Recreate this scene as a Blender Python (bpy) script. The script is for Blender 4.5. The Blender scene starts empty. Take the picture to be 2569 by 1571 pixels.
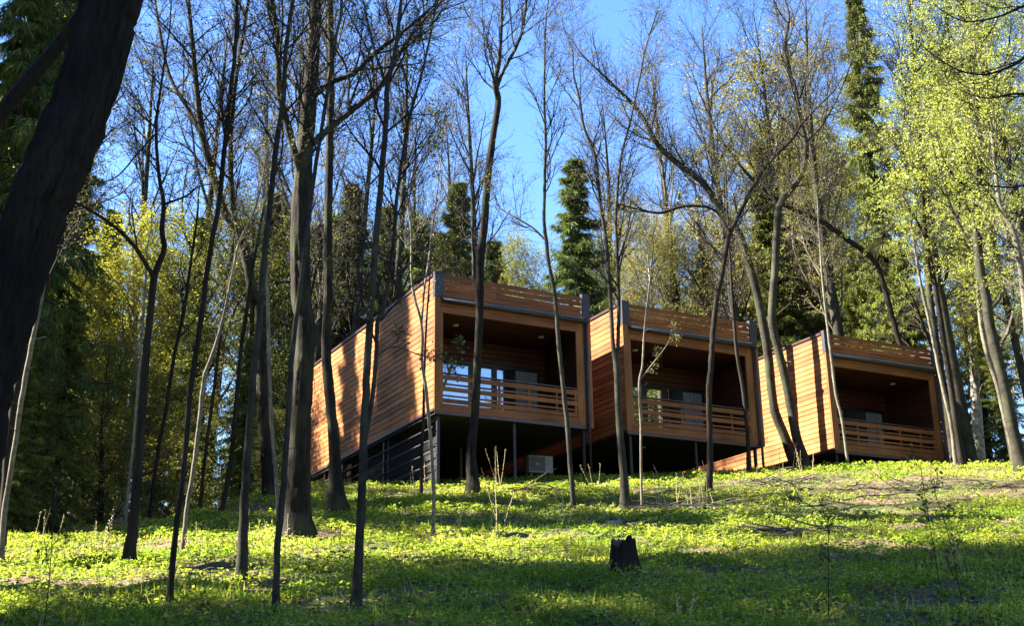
import bpy, math, random
import numpy as np
from mathutils import Matrix, Vector

# ------------------------------------------------------------------ camera, sky, sun, exposure
scene = bpy.context.scene
col = scene.collection
FOC, PITCH, ROLL = 3107.0, 0.317, -0.015          # focal length in photo pixels (2569 wide)
EYE = np.array([0.0, 0.0, 1.6])
FW = np.array([0, math.cos(PITCH), math.sin(PITCH)])
_up = np.array([0, -math.sin(PITCH), math.cos(PITCH)]); _rt = np.array([1.0, 0, 0])
RT = _rt * math.cos(ROLL) + _up * math.sin(ROLL)
UP = -_rt * math.sin(ROLL) + _up * math.cos(ROLL)
cam = bpy.data.cameras.new('camera'); camo = bpy.data.objects.new('camera', cam); col.objects.link(camo)
cam.sensor_width = 36.0; cam.lens = FOC / 2569.0 * 36.0; cam.clip_end = 3000; cam.clip_start = 0.1
m = Matrix.Identity(4)
for i in range(3):
    m[i][0], m[i][1], m[i][2], m[i][3] = RT[i], UP[i], -FW[i], EYE[i]
camo.matrix_world = m
scene.camera = camo

SUN_EL = math.radians(47); SUN_AZ = math.atan2(-0.995, 0.10)     # azimuth from +Y towards +X
SUN = np.array([math.cos(SUN_EL) * math.sin(SUN_AZ), math.cos(SUN_EL) * math.cos(SUN_AZ), math.sin(SUN_EL)])
world = bpy.data.worlds.new('World'); scene.world = world; world.use_nodes = True
wn = world.node_tree.nodes; wl = world.node_tree.links
sky = wn.new('ShaderNodeTexSky'); sky.sky_type = 'NISHITA'; sky.sun_disc = False
sky.sun_elevation = SUN_EL; sky.sun_rotation = SUN_AZ
sky.air_density = 1.0; sky.dust_density = 0.2; sky.ozone_density = 2.0
hs = wn.new('ShaderNodeHueSaturation'); hs.inputs['Saturation'].default_value = 1.25; hs.inputs['Hue'].default_value = .512
wl.new(sky.outputs[0], hs.inputs['Color']); wl.new(hs.outputs[0], wn['Background'].inputs[0]); wn['Background'].inputs[1].default_value = 0.057
sl = bpy.data.lights.new('sun', 'SUN'); sl.energy = 5.0; sl.angle = math.radians(0.53); sl.color = (1.0, 0.93, 0.80)
so = bpy.data.objects.new('sun', sl); col.objects.link(so); so.location = (-30, 0, 60)
so.rotation_euler = Vector((-SUN[0], -SUN[1], -SUN[2])).to_track_quat('-Z', 'Y').to_euler()
vs = scene.view_settings; vs.view_transform = 'Standard'; vs.look = 'None'; vs.gamma = 1.0
vs.exposure = 3.1
scene.cycles.max_bounces = 6; scene.cycles.transparent_max_bounces = 4

rng = np.random.default_rng(7)
random.seed(7)

# ------------------------------------------------------------------ pixels of the photo (2464 wide view) to places
K = 1.0426
def ray(dx, dy):
    v = FW * FOC + RT * (dx * K - 1284.5) + UP * (785.5 - dy * K)
    return v / v[1]
def px(dx, dy, y):
    return EYE + ray(dx, dy) * y

# ------------------------------------------------------------------ terrain
_gy = [-400, -60, -20, 0, 5, 10, 14, 18, 25, 33, 38, 45, 60, 900]
_gz = [-60, -12, -3.6, 0, .95, 2.15, 2.9, 3.75, 5.45, 7.6, 8.55, 9.0, 9.2, 9.2]
_ty = np.arange(-400, 900, .25); _tz = np.interp(_ty, _gy, _gz)
_tz = np.convolve(np.pad(_tz, 12, mode='edge'), np.ones(25) / 25, 'valid')
def ground(x, y):
    x = np.asarray(x, float); y = np.asarray(y, float)
    z = np.interp(y, _ty, _tz)
    z = z + .03 * np.clip(x, 0, 10) * np.clip((y - 20) / 18, 0, 1)
    c = np.interp(x + np.clip((y - 28) * .12, 0, 2), [-60, -30, -14, -10.5, -9, -7.8, -6.8, -5.6, -4, 100], [2, 3.0, 4.2, 5.0, 5.35, 5.8, 6.5, 9.0, 14, 14])
    k = .35
    z = -k * np.logaddexp(-z / k, -c / k)
    z = z + .05 * np.sin(x * 1.9 + .7 * np.sin(y * 1.1)) * np.sin(y * 1.7 + .5 * x) + .03 * np.sin(x * 4.3 + y * 2.1) + .02 * np.sin(x * 7.7 - y * 6.1)
    return z
def gz(x, y): return float(ground(x, y))
def hit(dx, dy):
    r = ray(dx, dy); ys = np.arange(6, 60, .03); P = EYE + ys[:, None] * r
    below = P[:, 2] < ground(P[:, 0], P[:, 1])
    i = int(np.argmax(below))
    if not below.any():                      # just over the crest: where the ray passes closest to the ground
        i = int(np.argmin(np.where((ys > 22) & (ys < 36), P[:, 2] - ground(P[:, 0], P[:, 1]), 99)))
    return P[i]

# ------------------------------------------------------------------ node materials
def new_mat(name):
    mt = bpy.data.materials.new(name); mt.use_nodes = True
    nt = mt.node_tree; return mt, nt, nt.nodes, nt.links, nt.nodes['Principled BSDF']
def ramp(nodes, stops):
    r = nodes.new('ShaderNodeValToRGB'); e = r.color_ramp.elements
    while len(e) > 1: e.remove(e[-1])
    for i, (p, c) in enumerate(stops):
        k = e[0] if i == 0 else e.new(p)
        k.position = p; k.color = (*c, 1)
    return r
def noise(nodes, links, scale, stretch=None, detail=4, coord='Object', rough=.55):
    tc = nodes.new('ShaderNodeTexCoord'); n = nodes.new('ShaderNodeTexNoise')
    n.inputs['Scale'].default_value = scale; n.inputs['Detail'].default_value = detail; n.inputs['Roughness'].default_value = rough
    if stretch:
        mp = nodes.new('ShaderNodeMapping'); mp.inputs['Scale'].default_value = stretch
        links.new(tc.outputs[coord], mp.inputs[0]); links.new(mp.outputs[0], n.inputs['Vector'])
    else: links.new(tc.outputs[coord], n.inputs['Vector'])
    return n
def mixc(nodes, links, fac, a, b, mode='MIX'):
    mx = nodes.new('ShaderNodeMix'); mx.data_type = 'RGBA'; mx.blend_type = mode
    for s, v in ((0, fac), (6, a), (7, b)):
        if isinstance(v, (int, float)): mx.inputs[s].default_value = v
        elif isinstance(v, tuple): mx.inputs[s].default_value = (*v, 1)
        else: links.new(v, mx.inputs[s])
    return mx.outputs[2]
def bump(nodes, links, h, b, strength=.5, dist=.02):
    bp = nodes.new('ShaderNodeBump'); bp.inputs['Strength'].default_value = strength; bp.inputs['Distance'].default_value = dist
    links.new(h, bp.inputs['Height']); links.new(bp.outputs[0], b.inputs['Normal'])

def wood(name, dark, light, stretch, island=.5, rough=.6):
    mt, nt, N, L, b = new_mat(name)
    g = noise(N, L, 1.0, stretch, 6, rough=.6); r = ramp(N, [(.3, dark), (.7, light)]); L.new(g.outputs[0], r.inputs[0])
    ge = N.new('ShaderNodeNewGeometry'); r2 = ramp(N, [(0, (1 - island,) * 3), (.5, (.92, .9, .88)), (1, (1.12, 1.1, 1.05))])
    L.new(ge.outputs['Random Per Island'], r2.inputs[0])
    c = mixc(N, L, 1.0, r.outputs[0], r2.outputs[0], 'MULTIPLY')
    kn = noise(N, L, 1.0, tuple(s * .5 if s < 5 else s * .35 for s in stretch), 2)
    kr = ramp(N, [(.66, (1, 1, 1)), (.74, (.5, .4, .33))]); L.new(kn.outputs[0], kr.inputs[0])
    c = mixc(N, L, 1.0, c, kr.outputs[0], 'MULTIPLY')
    ws = noise(N, L, .7, None, 5); wr = ramp(N, [(.38, (.74, .70, .68)), (.62, (1.1, 1.1, 1.1))]); L.new(ws.outputs[0], wr.inputs[0])
    c = mixc(N, L, 1.0, c, wr.outputs[0], 'MULTIPLY')
    oi = N.new('ShaderNodeObjectInfo'); orr = ramp(N, [(0, (.88, .84, .80)), (1, (1.06, 1.06, 1.08))]); L.new(oi.outputs['Random'], orr.inputs[0])
    c = mixc(N, L, 1.0, c, orr.outputs[0], 'MULTIPLY')
    L.new(c, b.inputs['Base Color']); b.inputs['Roughness'].default_value = rough; b.inputs['Specular IOR Level'].default_value = .25
    bump(N, L, g.outputs[0], b, .3, .004)
    return mt
def plain(name, c, rough=.5, metal=0.0, var=.15, scale=6):
    mt, nt, N, L, b = new_mat(name)
    n = noise(N, L, scale, None, 5); r = ramp(N, [(.3, tuple(v * (1 - var) for v in c)), (.7, tuple(v * (1 + var) for v in c))])
    L.new(n.outputs[0], r.inputs[0]); L.new(r.outputs[0], b.inputs['Base Color'])
    b.inputs['Roughness'].default_value = rough; b.inputs['Metallic'].default_value = metal
    return mt
def bark(name, dark, light, scale=14, moss=None, ring=False, depth=.02):
    mt, nt, N, L, b = new_mat(name)
    st = (1, 1, 1.3) if ring else (1, 1, .13)
    n = noise(N, L, scale * (.6 if ring else 1), st, 7, rough=.72)
    r = ramp(N, [(.32, dark), (.62, light)]); L.new(n.outputs[0], r.inputs[0]); c = r.outputs[0]
    n2 = noise(N, L, 1.3, None, 4)
    r2 = ramp(N, [(.35, (.65, .65, .65)), (.65, (1.25, 1.25, 1.2))]); L.new(n2.outputs[0], r2.inputs[0])
    c = mixc(N, L, 1.0, c, r2.outputs[0], 'MULTIPLY')
    if moss:
        n3 = noise(N, L, 2.2, (1, 1, .5), 6); r3 = ramp(N, [(.5, (0, 0, 0)), (.68, (.8, .8, .8))]); L.new(n3.outputs[0], r3.inputs[0])
        c = mixc(N, L, r3.outputs[0], c, moss)
    L.new(c, b.inputs['Base Color']); b.inputs['Roughness'].default_value = .9; b.inputs['Specular IOR Level'].default_value = .15
    bump(N, L, n.outputs[0], b, .9, depth)
    return mt
def leaf(name, stops, trans=.45, tcol=None, patches=False):
    mt, nt, N, L, b = new_mat(name)
    ge = N.new('ShaderNodeNewGeometry'); r = ramp(N, stops); L.new(ge.outputs['Random Per Island'], r.inputs[0]); c = r.outputs[0]
    n = noise(N, L, .55, None, 3); rr = ramp(N, [(.35, (.7, .75, .7)), (.65, (1.2, 1.15, 1.1))]); L.new(n.outputs[0], rr.inputs[0])
    c = mixc(N, L, 1.0, c, rr.outputs[0], 'MULTIPLY')
    if patches:
        pn = noise(N, L, .38, None, 5, rough=.65); pr = ramp(N, [(.36, (.60, .78, .5)), (.5, (1, 1, 1)), (.64, (1.18, 1.10, 1.25))]); L.new(pn.outputs[0], pr.inputs[0])
        c = mixc(N, L, 1.0, c, pr.outputs[0], 'MULTIPLY')
    L.new(c, b.inputs['Base Color']); b.inputs['Roughness'].default_value = .55; b.inputs['Specular IOR Level'].default_value = .06
    t = N.new('ShaderNodeBsdfTranslucent')
    ct = mixc(N, L, 1.0, c, tcol or (1.25, 1.15, .5), 'MULTIPLY'); L.new(ct, t.inputs[0])
    mx = N.new('ShaderNodeMixShader'); mx.inputs[0].default_value = trans
    L.new(b.outputs[0], mx.inputs[1]); L.new(t.outputs[0], mx.inputs[2]); L.new(mx.outputs[0], N['Material Output'].inputs[0])
    return mt

M = {}
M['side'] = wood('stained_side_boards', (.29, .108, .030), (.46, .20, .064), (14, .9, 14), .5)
M['front'] = wood('shaded_stained_front_boards', (.145, .052, .0145), (.265, .103, .029), (.9, 14, 14), .35)  # same wood as the sides, base colour darkened to hold the front's shade
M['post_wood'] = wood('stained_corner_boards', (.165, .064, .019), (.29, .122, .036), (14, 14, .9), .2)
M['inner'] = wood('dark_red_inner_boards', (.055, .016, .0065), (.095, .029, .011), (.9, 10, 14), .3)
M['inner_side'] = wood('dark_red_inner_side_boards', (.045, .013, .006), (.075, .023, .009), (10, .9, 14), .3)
M['back'] = plain('board_gap_dark', (.05, .022, .012), .9)
M['metal'] = plain('dark_brown_sheet_metal', (.032, .027, .036), .5, .2)
M['cap'] = plain('maroon_cap_metal', (.06, .028, .025), .4, .2)
M['steel'] = plain('black_steel', (.007, .007, .009), .5, .2)
M['eave'] = plain('galvanised_corrugated_sheet', (.55, .55, .52), .35, .6)
M['roof'] = plain('dark_roof_membrane', (.05, .045, .045), .8)
M['under'] = plain('black_underside_and_shade', (.003, .0027, .0027), .9)  # also colours the dark sheets under the floor and behind the doors
M['lamp'] = plain('white_downlight_ring', (.75, .75, .75), .4)
M['curtain'] = plain('grey_curtain', (.16, .18, .20), .9)
M['ac'] = plain('cream_painted_metal', (.2, .21, .19), .45, 0, .06)
M['ac_dark'] = plain('black_fan_grille', (.05, .05, .05), .5)
M['deck'] = wood('deck_boards', (.22, .10, .04), (.34, .16, .06), (.9, 12, 12), .3)
mt, nt, N, L, b = new_mat('reflective_window_glass'); M['glass'] = mt
gl = N.new('ShaderNodeBsdfGlossy'); gl.inputs['Roughness'].default_value = .01; gl.inputs[0].default_value = (.85, .92, .95, 1)
b.inputs['Base Color'].default_value = (.02, .025, .03, 1); b.inputs['Roughness'].default_value = .1
mx = N.new('ShaderNodeMixShader'); mx.inputs[0].default_value = .42
L.new(b.outputs[0], mx.inputs[1]); L.new(gl.outputs[0], mx.inputs[2]); L.new(mx.outputs[0], N['Material Output'].inputs[0])

M['bark_dark'] = bark('dark_furrowed_bark', (0.0030, 0.0025, 0.0022), (0.0208, 0.0164, 0.0124), 24, None, False, .035)
M['bark_oak'] = bark('brown_furrowed_bark', (0.0042, 0.0034, 0.0025), (0.0261, 0.0203, 0.0143), 22, (.05, .055, .022))
M['bark_grey'] = bark('grey_green_young_bark', (0.0136, 0.0121, 0.0092), (0.0459, 0.0402, 0.0290), 12, (.055, .062, .03), True, .006)
M['bark_pale'] = bark('pale_grey_young_bark', (0.0770, 0.0665, 0.0490), (0.1890, 0.1645, 0.1190), 10, None, True, .005)
M['bark_brown'] = bark('brown_young_bark', (0.0079, 0.0062, 0.0047), (0.0327, 0.0248, 0.0178), 12, None, False, .01)
M['twig'] = bark('grey_brown_twigs', (0.0112, 0.0087, 0.0087), (0.0310, 0.0248, 0.0236), 10)
M['twig_pale'] = bark('pale_twigs', (0.0700, 0.0560, 0.0420), (0.1400, 0.1190, 0.0875), 10)
M['birch'] = bark('white_birch_bark', (.10, .09, .08), (.55, .53, .48), 8, None, True, .004)
M['bud'] = leaf('fresh_bud_leaves', [(0, (.06, .06, .025)), (.5, (.12, .125, .04)), (1, (.26, .27, .10))], .45)
M['spruce'] = leaf('spruce_needles', [(0, (.036, .060, .022)), (.5, (.066, .102, .034)), (1, (.125, .165, .055))], .32)
M['spruce_olive'] = leaf('olive_spruce_needles', [(0, (.055, .072, .018)), (.5, (.105, .128, .032)), (1, (.20, .22, .065))], .3)
M['birch_leaf'] = leaf('golden_green_birch_leaves', [(0, (.13, .15, .025)), (.5, (.23, .25, .05)), (1, (.36, .37, .10))], .5)
M['pale_leaf'] = leaf('pale_birch_catkins', [(0, (.13, .13, .045)), (.5, (.22, .21, .075)), (1, (.32, .30, .12))], .45)
M['maple_leaf'] = leaf('yellow_green_new_leaves', [(0, (.14, .18, .04)), (.5, (.25, .31, .085)), (1, (.40, .45, .17))], .5)
M['brush_leaf'] = leaf('brown_olive_brush_leaves', [(0, (.07, .08, .022)), (.5, (.13, .15, .042)), (1, (.23, .25, .08))], .35)
M['cover'] = leaf('ground_cover_leaves', [(0, (.10, .17, .014)), (.5, (.21, .28, .042)), (1, (.42, .45, .13))], .5, (1.2, 1.15, .5), True)
M['stalk'] = plain('dry_straw_stalk', (.34, .26, .14), .8)
M['stalk_bud'] = leaf('stalk_buds', [(0, (.3, .3, .14)), (1, (.5, .48, .28))], .4)
M['cut'] = plain('weathered_cut_wood', (.07, .045, .028), .9, 0, .4, 30)
M['stone'] = plain('pale_field_stone', (.17, .145, .11), .9, 0, .3, 8)

mt, nt, N, L, b = new_mat('forest_soil_and_litter'); M['soil'] = mt
n1 = noise(N, L, 9, None, 8, rough=.7); r1 = ramp(N, [(.3, (.035, .024, .014)), (.5, (.095, .068, .04)), (.7, (.22, .165, .10))]); L.new(n1.outputs[0], r1.inputs[0])
n2 = noise(N, L, .9, None, 6); r2 = ramp(N, [(.42, (0, 0, 0)), (.6, (.8, .8, .8))]); L.new(n2.outputs[0], r2.inputs[0])
n3 = noise(N, L, 14, None, 5); r3 = ramp(N, [(.35, (.03, .05, .01)), (.65, (.085, .125, .025))]); L.new(n3.outputs[0], r3.inputs[0])
L.new(mixc(N, L, r2.outputs[0], r1.outputs[0], r3.outputs[0]), b.inputs['Base Color']); b.inputs['Roughness'].default_value = .95
b.inputs['Specular IOR Level'].default_value = .1
bump(N, L, n1.outputs[0], b, .8, .05)

# ------------------------------------------------------------------ object helpers
def tag(o, label=None, cat=None, group=None, kind=None):
    for k, v in (('label', label), ('category', cat), ('group', group), ('kind', kind)):
        if v: o[k] = v
    return o
def empty(name, loc, rz=0.0, label=None, cat=None, group=None):
    o = bpy.data.objects.new(name, None); col.objects.link(o); o.location = [float(v) for v in loc]; o.rotation_euler = (0, 0, rz)
    o.empty_display_size = .3
    return tag(o, label, cat, group)
def link(name, me, parent=None):
    o = bpy.data.objects.new(name, me); col.objects.link(o)
    if parent is not None: o.parent = parent
    return o
def mesh_np(name, V, F, mat, smooth=False):
    me = bpy.data.meshes.new(name); V = np.ascontiguousarray(V, np.float32); F = np.ascontiguousarray(F, np.int32)
    k = F.shape[1]
    me.vertices.add(len(V)); me.vertices.foreach_set('co', V.ravel())
    me.loops.add(F.size); me.loops.foreach_set('vertex_index', F.ravel())
    me.polygons.add(len(F)); me.polygons.foreach_set('loop_start', np.arange(0, F.size, k, dtype=np.int32))
    me.polygons.foreach_set('use_smooth', np.full(len(F), smooth))
    me.materials.append(mat); me.update(calc_edges=True); me.validate()
    return me
class MB:
    """collects boxes and tubes, links them as one mesh object"""
    def __init__(s): s.V = []; s.F = []
    def box(s, a, b):
        x0, y0, z0 = a; x1, y1, z1 = b; n = len(s.V)
        s.V += [(x0, y0, z0), (x1, y0, z0), (x1, y1, z0), (x0, y1, z0), (x0, y0, z1), (x1, y0, z1), (x1, y1, z1), (x0, y1, z1)]
        s.F += [tuple(n + i for i in f) for f in ((3, 2, 1, 0), (4, 5, 6, 7), (0, 1, 5, 4), (1, 2, 6, 5), (2, 3, 7, 6), (3, 0, 4, 7))]
        return s
    def bar(s, p, q, r, sides=8, r2=None):
        p = np.array(p, float); q = np.array(q, float); t = q - p; t /= np.linalg.norm(t)
        a = np.cross(t, [0, 0, 1.0] if abs(t[2]) < .9 else [1.0, 0, 0]); a /= np.linalg.norm(a); c = np.cross(t, a); n = len(s.V)
        for P, R in ((p, r), (q, r if r2 is None else r2)):
            for i in range(sides):
                w = 2 * math.pi * i / sides; s.V.append(tuple(P + R * (math.cos(w) * a + math.sin(w) * c)))
        s.F += [(n + i, n + (i + 1) % sides, n + sides + (i + 1) % sides, n + sides + i) for i in range(sides)]
        s.F += [tuple(n + i for i in range(sides))[::-1], tuple(n + sides + i for i in range(sides))]
        return s
    def build(s, name, mat, parent=None, smooth=False):
        me = bpy.data.meshes.new(name); me.from_pydata(s.V, [], s.F); me.materials.append(mat); me.update()
        if smooth:
            for p in me.polygons: p.use_smooth = True
        return link(name, me, parent)

# ------------------------------------------------------------------ the ground
xs = np.concatenate([np.linspace(-700, -40, 34)[:-1], np.linspace(-40, -14, 53)[:-1], np.linspace(-14, 18, 161)[:-1], np.linspace(18, 40, 45)[:-1], np.linspace(40, 700, 34)])
ys = np.concatenate([np.linspace(-300, -20, 25)[:-1], np.linspace(-20, 8, 57)[:-1], np.linspace(8, 46, 191)[:-1], np.linspace(46, 80, 35)[:-1], np.linspace(80, 800, 30)])
X, Y = np.meshgrid(xs, ys); V = np.stack([X, Y, ground(X, Y)], -1).reshape(-1, 3)
nx, ny = len(xs), len(ys); ii = (np.arange(ny - 1)[:, None] * nx + np.arange(nx - 1)).ravel()
go = link('ground', mesh_np('ground', V, np.stack([ii, ii + 1, ii + nx + 1, ii + nx], 1), M['soil'], True))
tag(go, kind='structure')

# ------------------------------------------------------------------ cabins
YAW = .483; W, H, DEP = 4.80, 3.92, 11.3
U = np.array([math.cos(YAW), math.sin(YAW), 0]); Bv = np.array([-math.sin(YAW), math.cos(YAW), 0])
ORG = [np.array([-2.097, 32.175, 9.463]), np.array([3.263, 34.818, 9.411]), np.array([10.12, 38.505, 9.523])]

def board_wall(mb, axis, fixed0, fixed1, a0, a1, z0, z1, pitch=.166, gap=.022, seg=(1.6, 3.6)):
    """horizontal boards with staggered butt joints; axis 'x' or 'y' is the running direction"""
    n = max(1, round((z1 - z0) / pitch)); p = (z1 - z0) / n
    for i in range(n):
        za, zb = z0 + i * p + gap / 2, z0 + (i + 1) * p - gap / 2
        s = a0
        while s < a1 - .01:
            e = s + random.uniform(*seg)
            if e > a1 - .5: e = a1
            if axis == 'y': mb.box((fixed0, s + .003, za), (fixed1, e - .003, zb))
            else: mb.box((s + .003, fixed0, za), (e - .003, fixed1, zb))
            s = e

def cabin(o, label, panes, skirt):
    r = empty('cabin', o, YAW, label, 'cabin', 'wooden cabins in a row on the slope')
    FR = 2.30                                               # depth of the loggia
    # side walls: backing + boards on the outside
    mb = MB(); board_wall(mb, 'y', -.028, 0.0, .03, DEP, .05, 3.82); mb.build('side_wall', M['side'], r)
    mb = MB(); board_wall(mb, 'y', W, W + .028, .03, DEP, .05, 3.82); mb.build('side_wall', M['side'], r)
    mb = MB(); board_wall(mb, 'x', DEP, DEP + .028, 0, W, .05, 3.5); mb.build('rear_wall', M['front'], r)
    mb = MB(); mb.box((.002, .04, .06), (.10, DEP - .02, 3.80)); mb.box((W - .10, .04, .06), (W - .002, DEP - .02, 3.80)); mb.box((.105, DEP - .12, .06), (W - .105, DEP - .005, 3.3))
    mb.build('wall_core', M['back'], r)
    # loggia lining
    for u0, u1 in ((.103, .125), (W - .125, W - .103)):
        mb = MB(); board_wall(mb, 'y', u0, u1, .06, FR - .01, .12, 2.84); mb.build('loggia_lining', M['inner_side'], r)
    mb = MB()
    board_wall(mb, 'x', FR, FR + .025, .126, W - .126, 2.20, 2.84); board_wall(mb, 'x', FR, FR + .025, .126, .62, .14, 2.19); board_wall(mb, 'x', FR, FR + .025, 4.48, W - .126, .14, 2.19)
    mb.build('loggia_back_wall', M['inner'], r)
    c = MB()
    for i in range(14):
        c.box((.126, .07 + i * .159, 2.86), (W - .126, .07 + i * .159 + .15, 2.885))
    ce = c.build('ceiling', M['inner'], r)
    for u in (1.14, 3.92):
        MB().bar((u, 1.13, 2.835), (u, 1.13, 2.862), .085, 16).build('downlight', M['lamp'], ce)
    f = MB()
    for i in range(16):
        f.box((.126, .09 + i * .138, .105), (W - .126, .09 + i * .138 + .13, .13))
    f.build('deck', M['deck'], r)
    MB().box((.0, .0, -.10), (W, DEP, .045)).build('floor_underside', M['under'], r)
    # front trim
    for a, c in (((-.03, -.035, .0), (.135, .02, 3.2)), ((W - .30, -.035, .0), (W - .135, .02, 3.2)), ((W + .02, -.045, -.06), (W + .115, .03, 3.2))):
        MB().box(a, c).build('corner_board', M['post_wood'], r)
    for a, c in (((.138, -.03, .205), (.222, .03, 2.755)), ((W - .37, -.03, .205), (W - .303, .03, 2.755))):
        MB().box(a, c).build('opening_trim', M['post_wood'], r)
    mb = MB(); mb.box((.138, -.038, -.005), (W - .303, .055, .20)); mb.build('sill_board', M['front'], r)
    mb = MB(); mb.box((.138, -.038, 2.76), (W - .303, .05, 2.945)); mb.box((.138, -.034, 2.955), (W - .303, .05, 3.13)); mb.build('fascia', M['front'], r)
    # parapet: end panels, boards, eave, gutter
    for u0, u1 in ((-.035, .225), (W - .135, W + .125)):
        MB().box((u0, -.045, 3.205), (u1, .10, 3.95)).build('end_panel', M['metal'], r)
    mb = MB()
    for i in range(4):
        z = 3.26 + i * .162
        s = .23
        while s < W - .14:
            e = min(s + random.uniform(1.1, 2.3), W - .14)
            if W - .14 - e < .4: e = W - .14
            dz = random.uniform(-.006, .006)
            mb.box((s, .0, z + dz), (e - .012, .03, z + dz + random.uniform(.116, .134))); s = e
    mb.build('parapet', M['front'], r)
    n = 240; uu = np.linspace(.2, W - .12, n); zz = 3.20 + .016 * np.sin(uu * 2 * math.pi / .085)
    Vt = np.concatenate([np.stack([uu, np.full(n, -.13), zz - .02], 1), np.stack([uu, np.full(n, .6), zz + .03], 1)])
    Vt = np.concatenate([Vt, Vt - [0, 0, .004]])
    q = np.arange(n - 1); Fq = np.concatenate([np.stack([q, q + 1, q + n + 1, q + n], 1), np.stack([q + 3 * n, q + 3 * n + 1, q + 2 * n + 1, q + 2 * n], 1), np.stack([q + 2 * n, q + 2 * n + 1, q + 1, q], 1)])
    link('corrugated_eave', mesh_np('corrugated_eave', Vt, Fq, M['eave'], True), r)
    MB().bar((.17, -.12, 3.10), (W + .0, -.12, 3.08), .062, 12).build('gutter', M['metal'], r, True)
    dp = MB(); dp.bar((W - .06, -.11, 3.06), (W - .06, -.10, -1.35), .04, 10); dp.bar((W - .02, -.12, 3.07), (W - .06, -.11, 2.98), .04, 10); dp.build('downpipe', M['metal'], r, True)
    MB().box((.0, .15, 3.4), (W, DEP, 3.47)).build('roof', M['roof'], r)
    for u0, u1 in ((-.06, .16), (W - .16, W + .06)):
        MB().box((u0, .11, 3.825), (u1, DEP + .05, 3.90)).build('roof_cap', M['cap'], r)
    MB().box((-.045, .0, -.02), (.0, DEP, .048)).box((-.02, -.03, -.10), (W + .03, -.005, -.004)).build('drip_edge', M['cap'], r)
    # railing
    rb = MB()
    for z0, z1 in ((.225, .345), (.865, .995), (.55, .672)): rb.box((.224, -.022, z0), (W - .372, .0, z1))
    for z0, z1 in ((.40, .448), (.72, .768)): rb.box((.224, -.022, z0), (W - .372, .0, z1))
    ra = rb.build('railing', M['front'], r)
    for u in (1.04, 1.95, 2.87, 3.76, W - .42): MB().box((u - .03, .002, .205), (u + .03, .05, 1.03)).build('baluster', M['post_wood'], ra)
    MB().box((.224, -.035, 1.035), (W - .372, .06, 1.065)).build('cap_rail', M['cap'], ra)
    # glazed sliding doors in the back wall
    w = MB(); y0, y1 = FR - .02, FR + .04
    xsn = [.62, 2.09, 2.89, 4.46]
    w.box((.62, y0, 2.10), (4.48, y1, 2.19)); w.box((.62, y0, .14), (4.48, y1, .21))
    for a, bq in ((.62, .70), (2.09, 2.27), (2.85, 3.03), (4.40, 4.48)): w.box((a, y0 + .002, .21), (bq, y1, 2.10))
    wo = w.build('window', M['steel'], r)
    for a, bq in ((.70, 2.09), (2.27, 2.85), (3.03, 3.66), (3.66, 4.40)):
        if bq > 4: continue
        MB().box((a, FR, .21), (bq, FR + .01, 2.10)).build('pane', M['glass'], wo)
    n = 90; uu = np.linspace(3.66, 4.40, n); yy = FR + .035 + .018 * np.sin(uu * 2 * math.pi / .085) + .006 * np.sin(uu * 31)
    Vc = np.concatenate([np.stack([uu, yy, np.full(n, .21)], 1), np.stack([uu, yy, np.full(n, 2.10)], 1)]); q = np.arange(n - 1)
    link('curtain', mesh_np('curtain', Vc, np.stack([q, q + 1, q + n + 1, q + n], 1), M['curtain'], True), wo)
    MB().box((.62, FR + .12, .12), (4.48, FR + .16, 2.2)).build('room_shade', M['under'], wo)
    # stilts
    for u in (.16, 2.45, W - .14):
        for v in (.15, 3.6, 7.2):
            P = o + U * u + Bv * v; zb = gz(P[0], P[1]) - .3 - o[2]
            if zb < -.15: MB().box((u - .04, v - .04, zb), (u + .04, v + .04, -.105)).build('stilt', M['steel'], r)
    if skirt:
        for v in (3.8, 7.3, 9.0, 10.8):
            P = o + U * .1 + Bv * v; zb = gz(P[0], P[1]) - .3 - o[2]
            if zb < -.12: MB().box((.06, v - .05, zb), (.14, v + .05, -.105)).build('skirt_post', M['steel'], r)
        for k in range(6):
            MB().bar((.03, .2, -.42 - k * .33), (.03, DEP - .3, -.42 - k * .33), .018, 6).build('skirt_rail', M['metal'], r)
        mb = MB(); board_wall(mb, 'y', .34, .36, .6, DEP - .3, -2.4, -.12, .2, .02); mb.build('underfloor_shade', M['under'], r)  # black boards added to stand for the shade under the cabin
        mb = MB()
        for k in range(5):
            mb.box((.16, 6.8, -.34 - k * .22), (.19, DEP - .1, -.19 - k * .22))
        mb.build('skirt_boards', M['side'], r)
    return r
cabin(ORG[0], 'largest stilted timber cabin nearest at left with white reflections in its glazed doors', 3, True)
cabin(ORG[1], 'middle timber cabin with a straight shadow line across its orange side wall', 3, False)
cabin(ORG[2], 'farthest timber cabin at right with tree shadows on its orange side wall', 3, False)

# air conditioner box below the first cabin
p = px(1298, 1140, 36.2); ac = empty('air_conditioner', (p[0], p[1], gz(p[0], p[1]) - .05), .35, 'cream air conditioner unit standing in the dark under the first cabin', 'air conditioner')
zA = p[2] - gz(p[0], p[1]) + .05
zA = max(.1, zA)
MB().box((-.38, -.14, zA), (.38, .14, zA + .5)).build('body', M['ac'], ac)
gr = MB(); gr.box((-.36, -.152, zA + .03), (.13, -.142, zA + .47)); gr.build('grille', M['ac_dark'], ac)
MB().bar((-.11, -.165, zA + .25), (-.11, -.154, zA + .25), .05, 14).build('fan_hub', M['ac'], ac)
for u in (-.3, .3): MB().box((u - .03, -.13, -.1), (u + .03, .13, zA - .003)).build('foot', M['steel'], ac)

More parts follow.
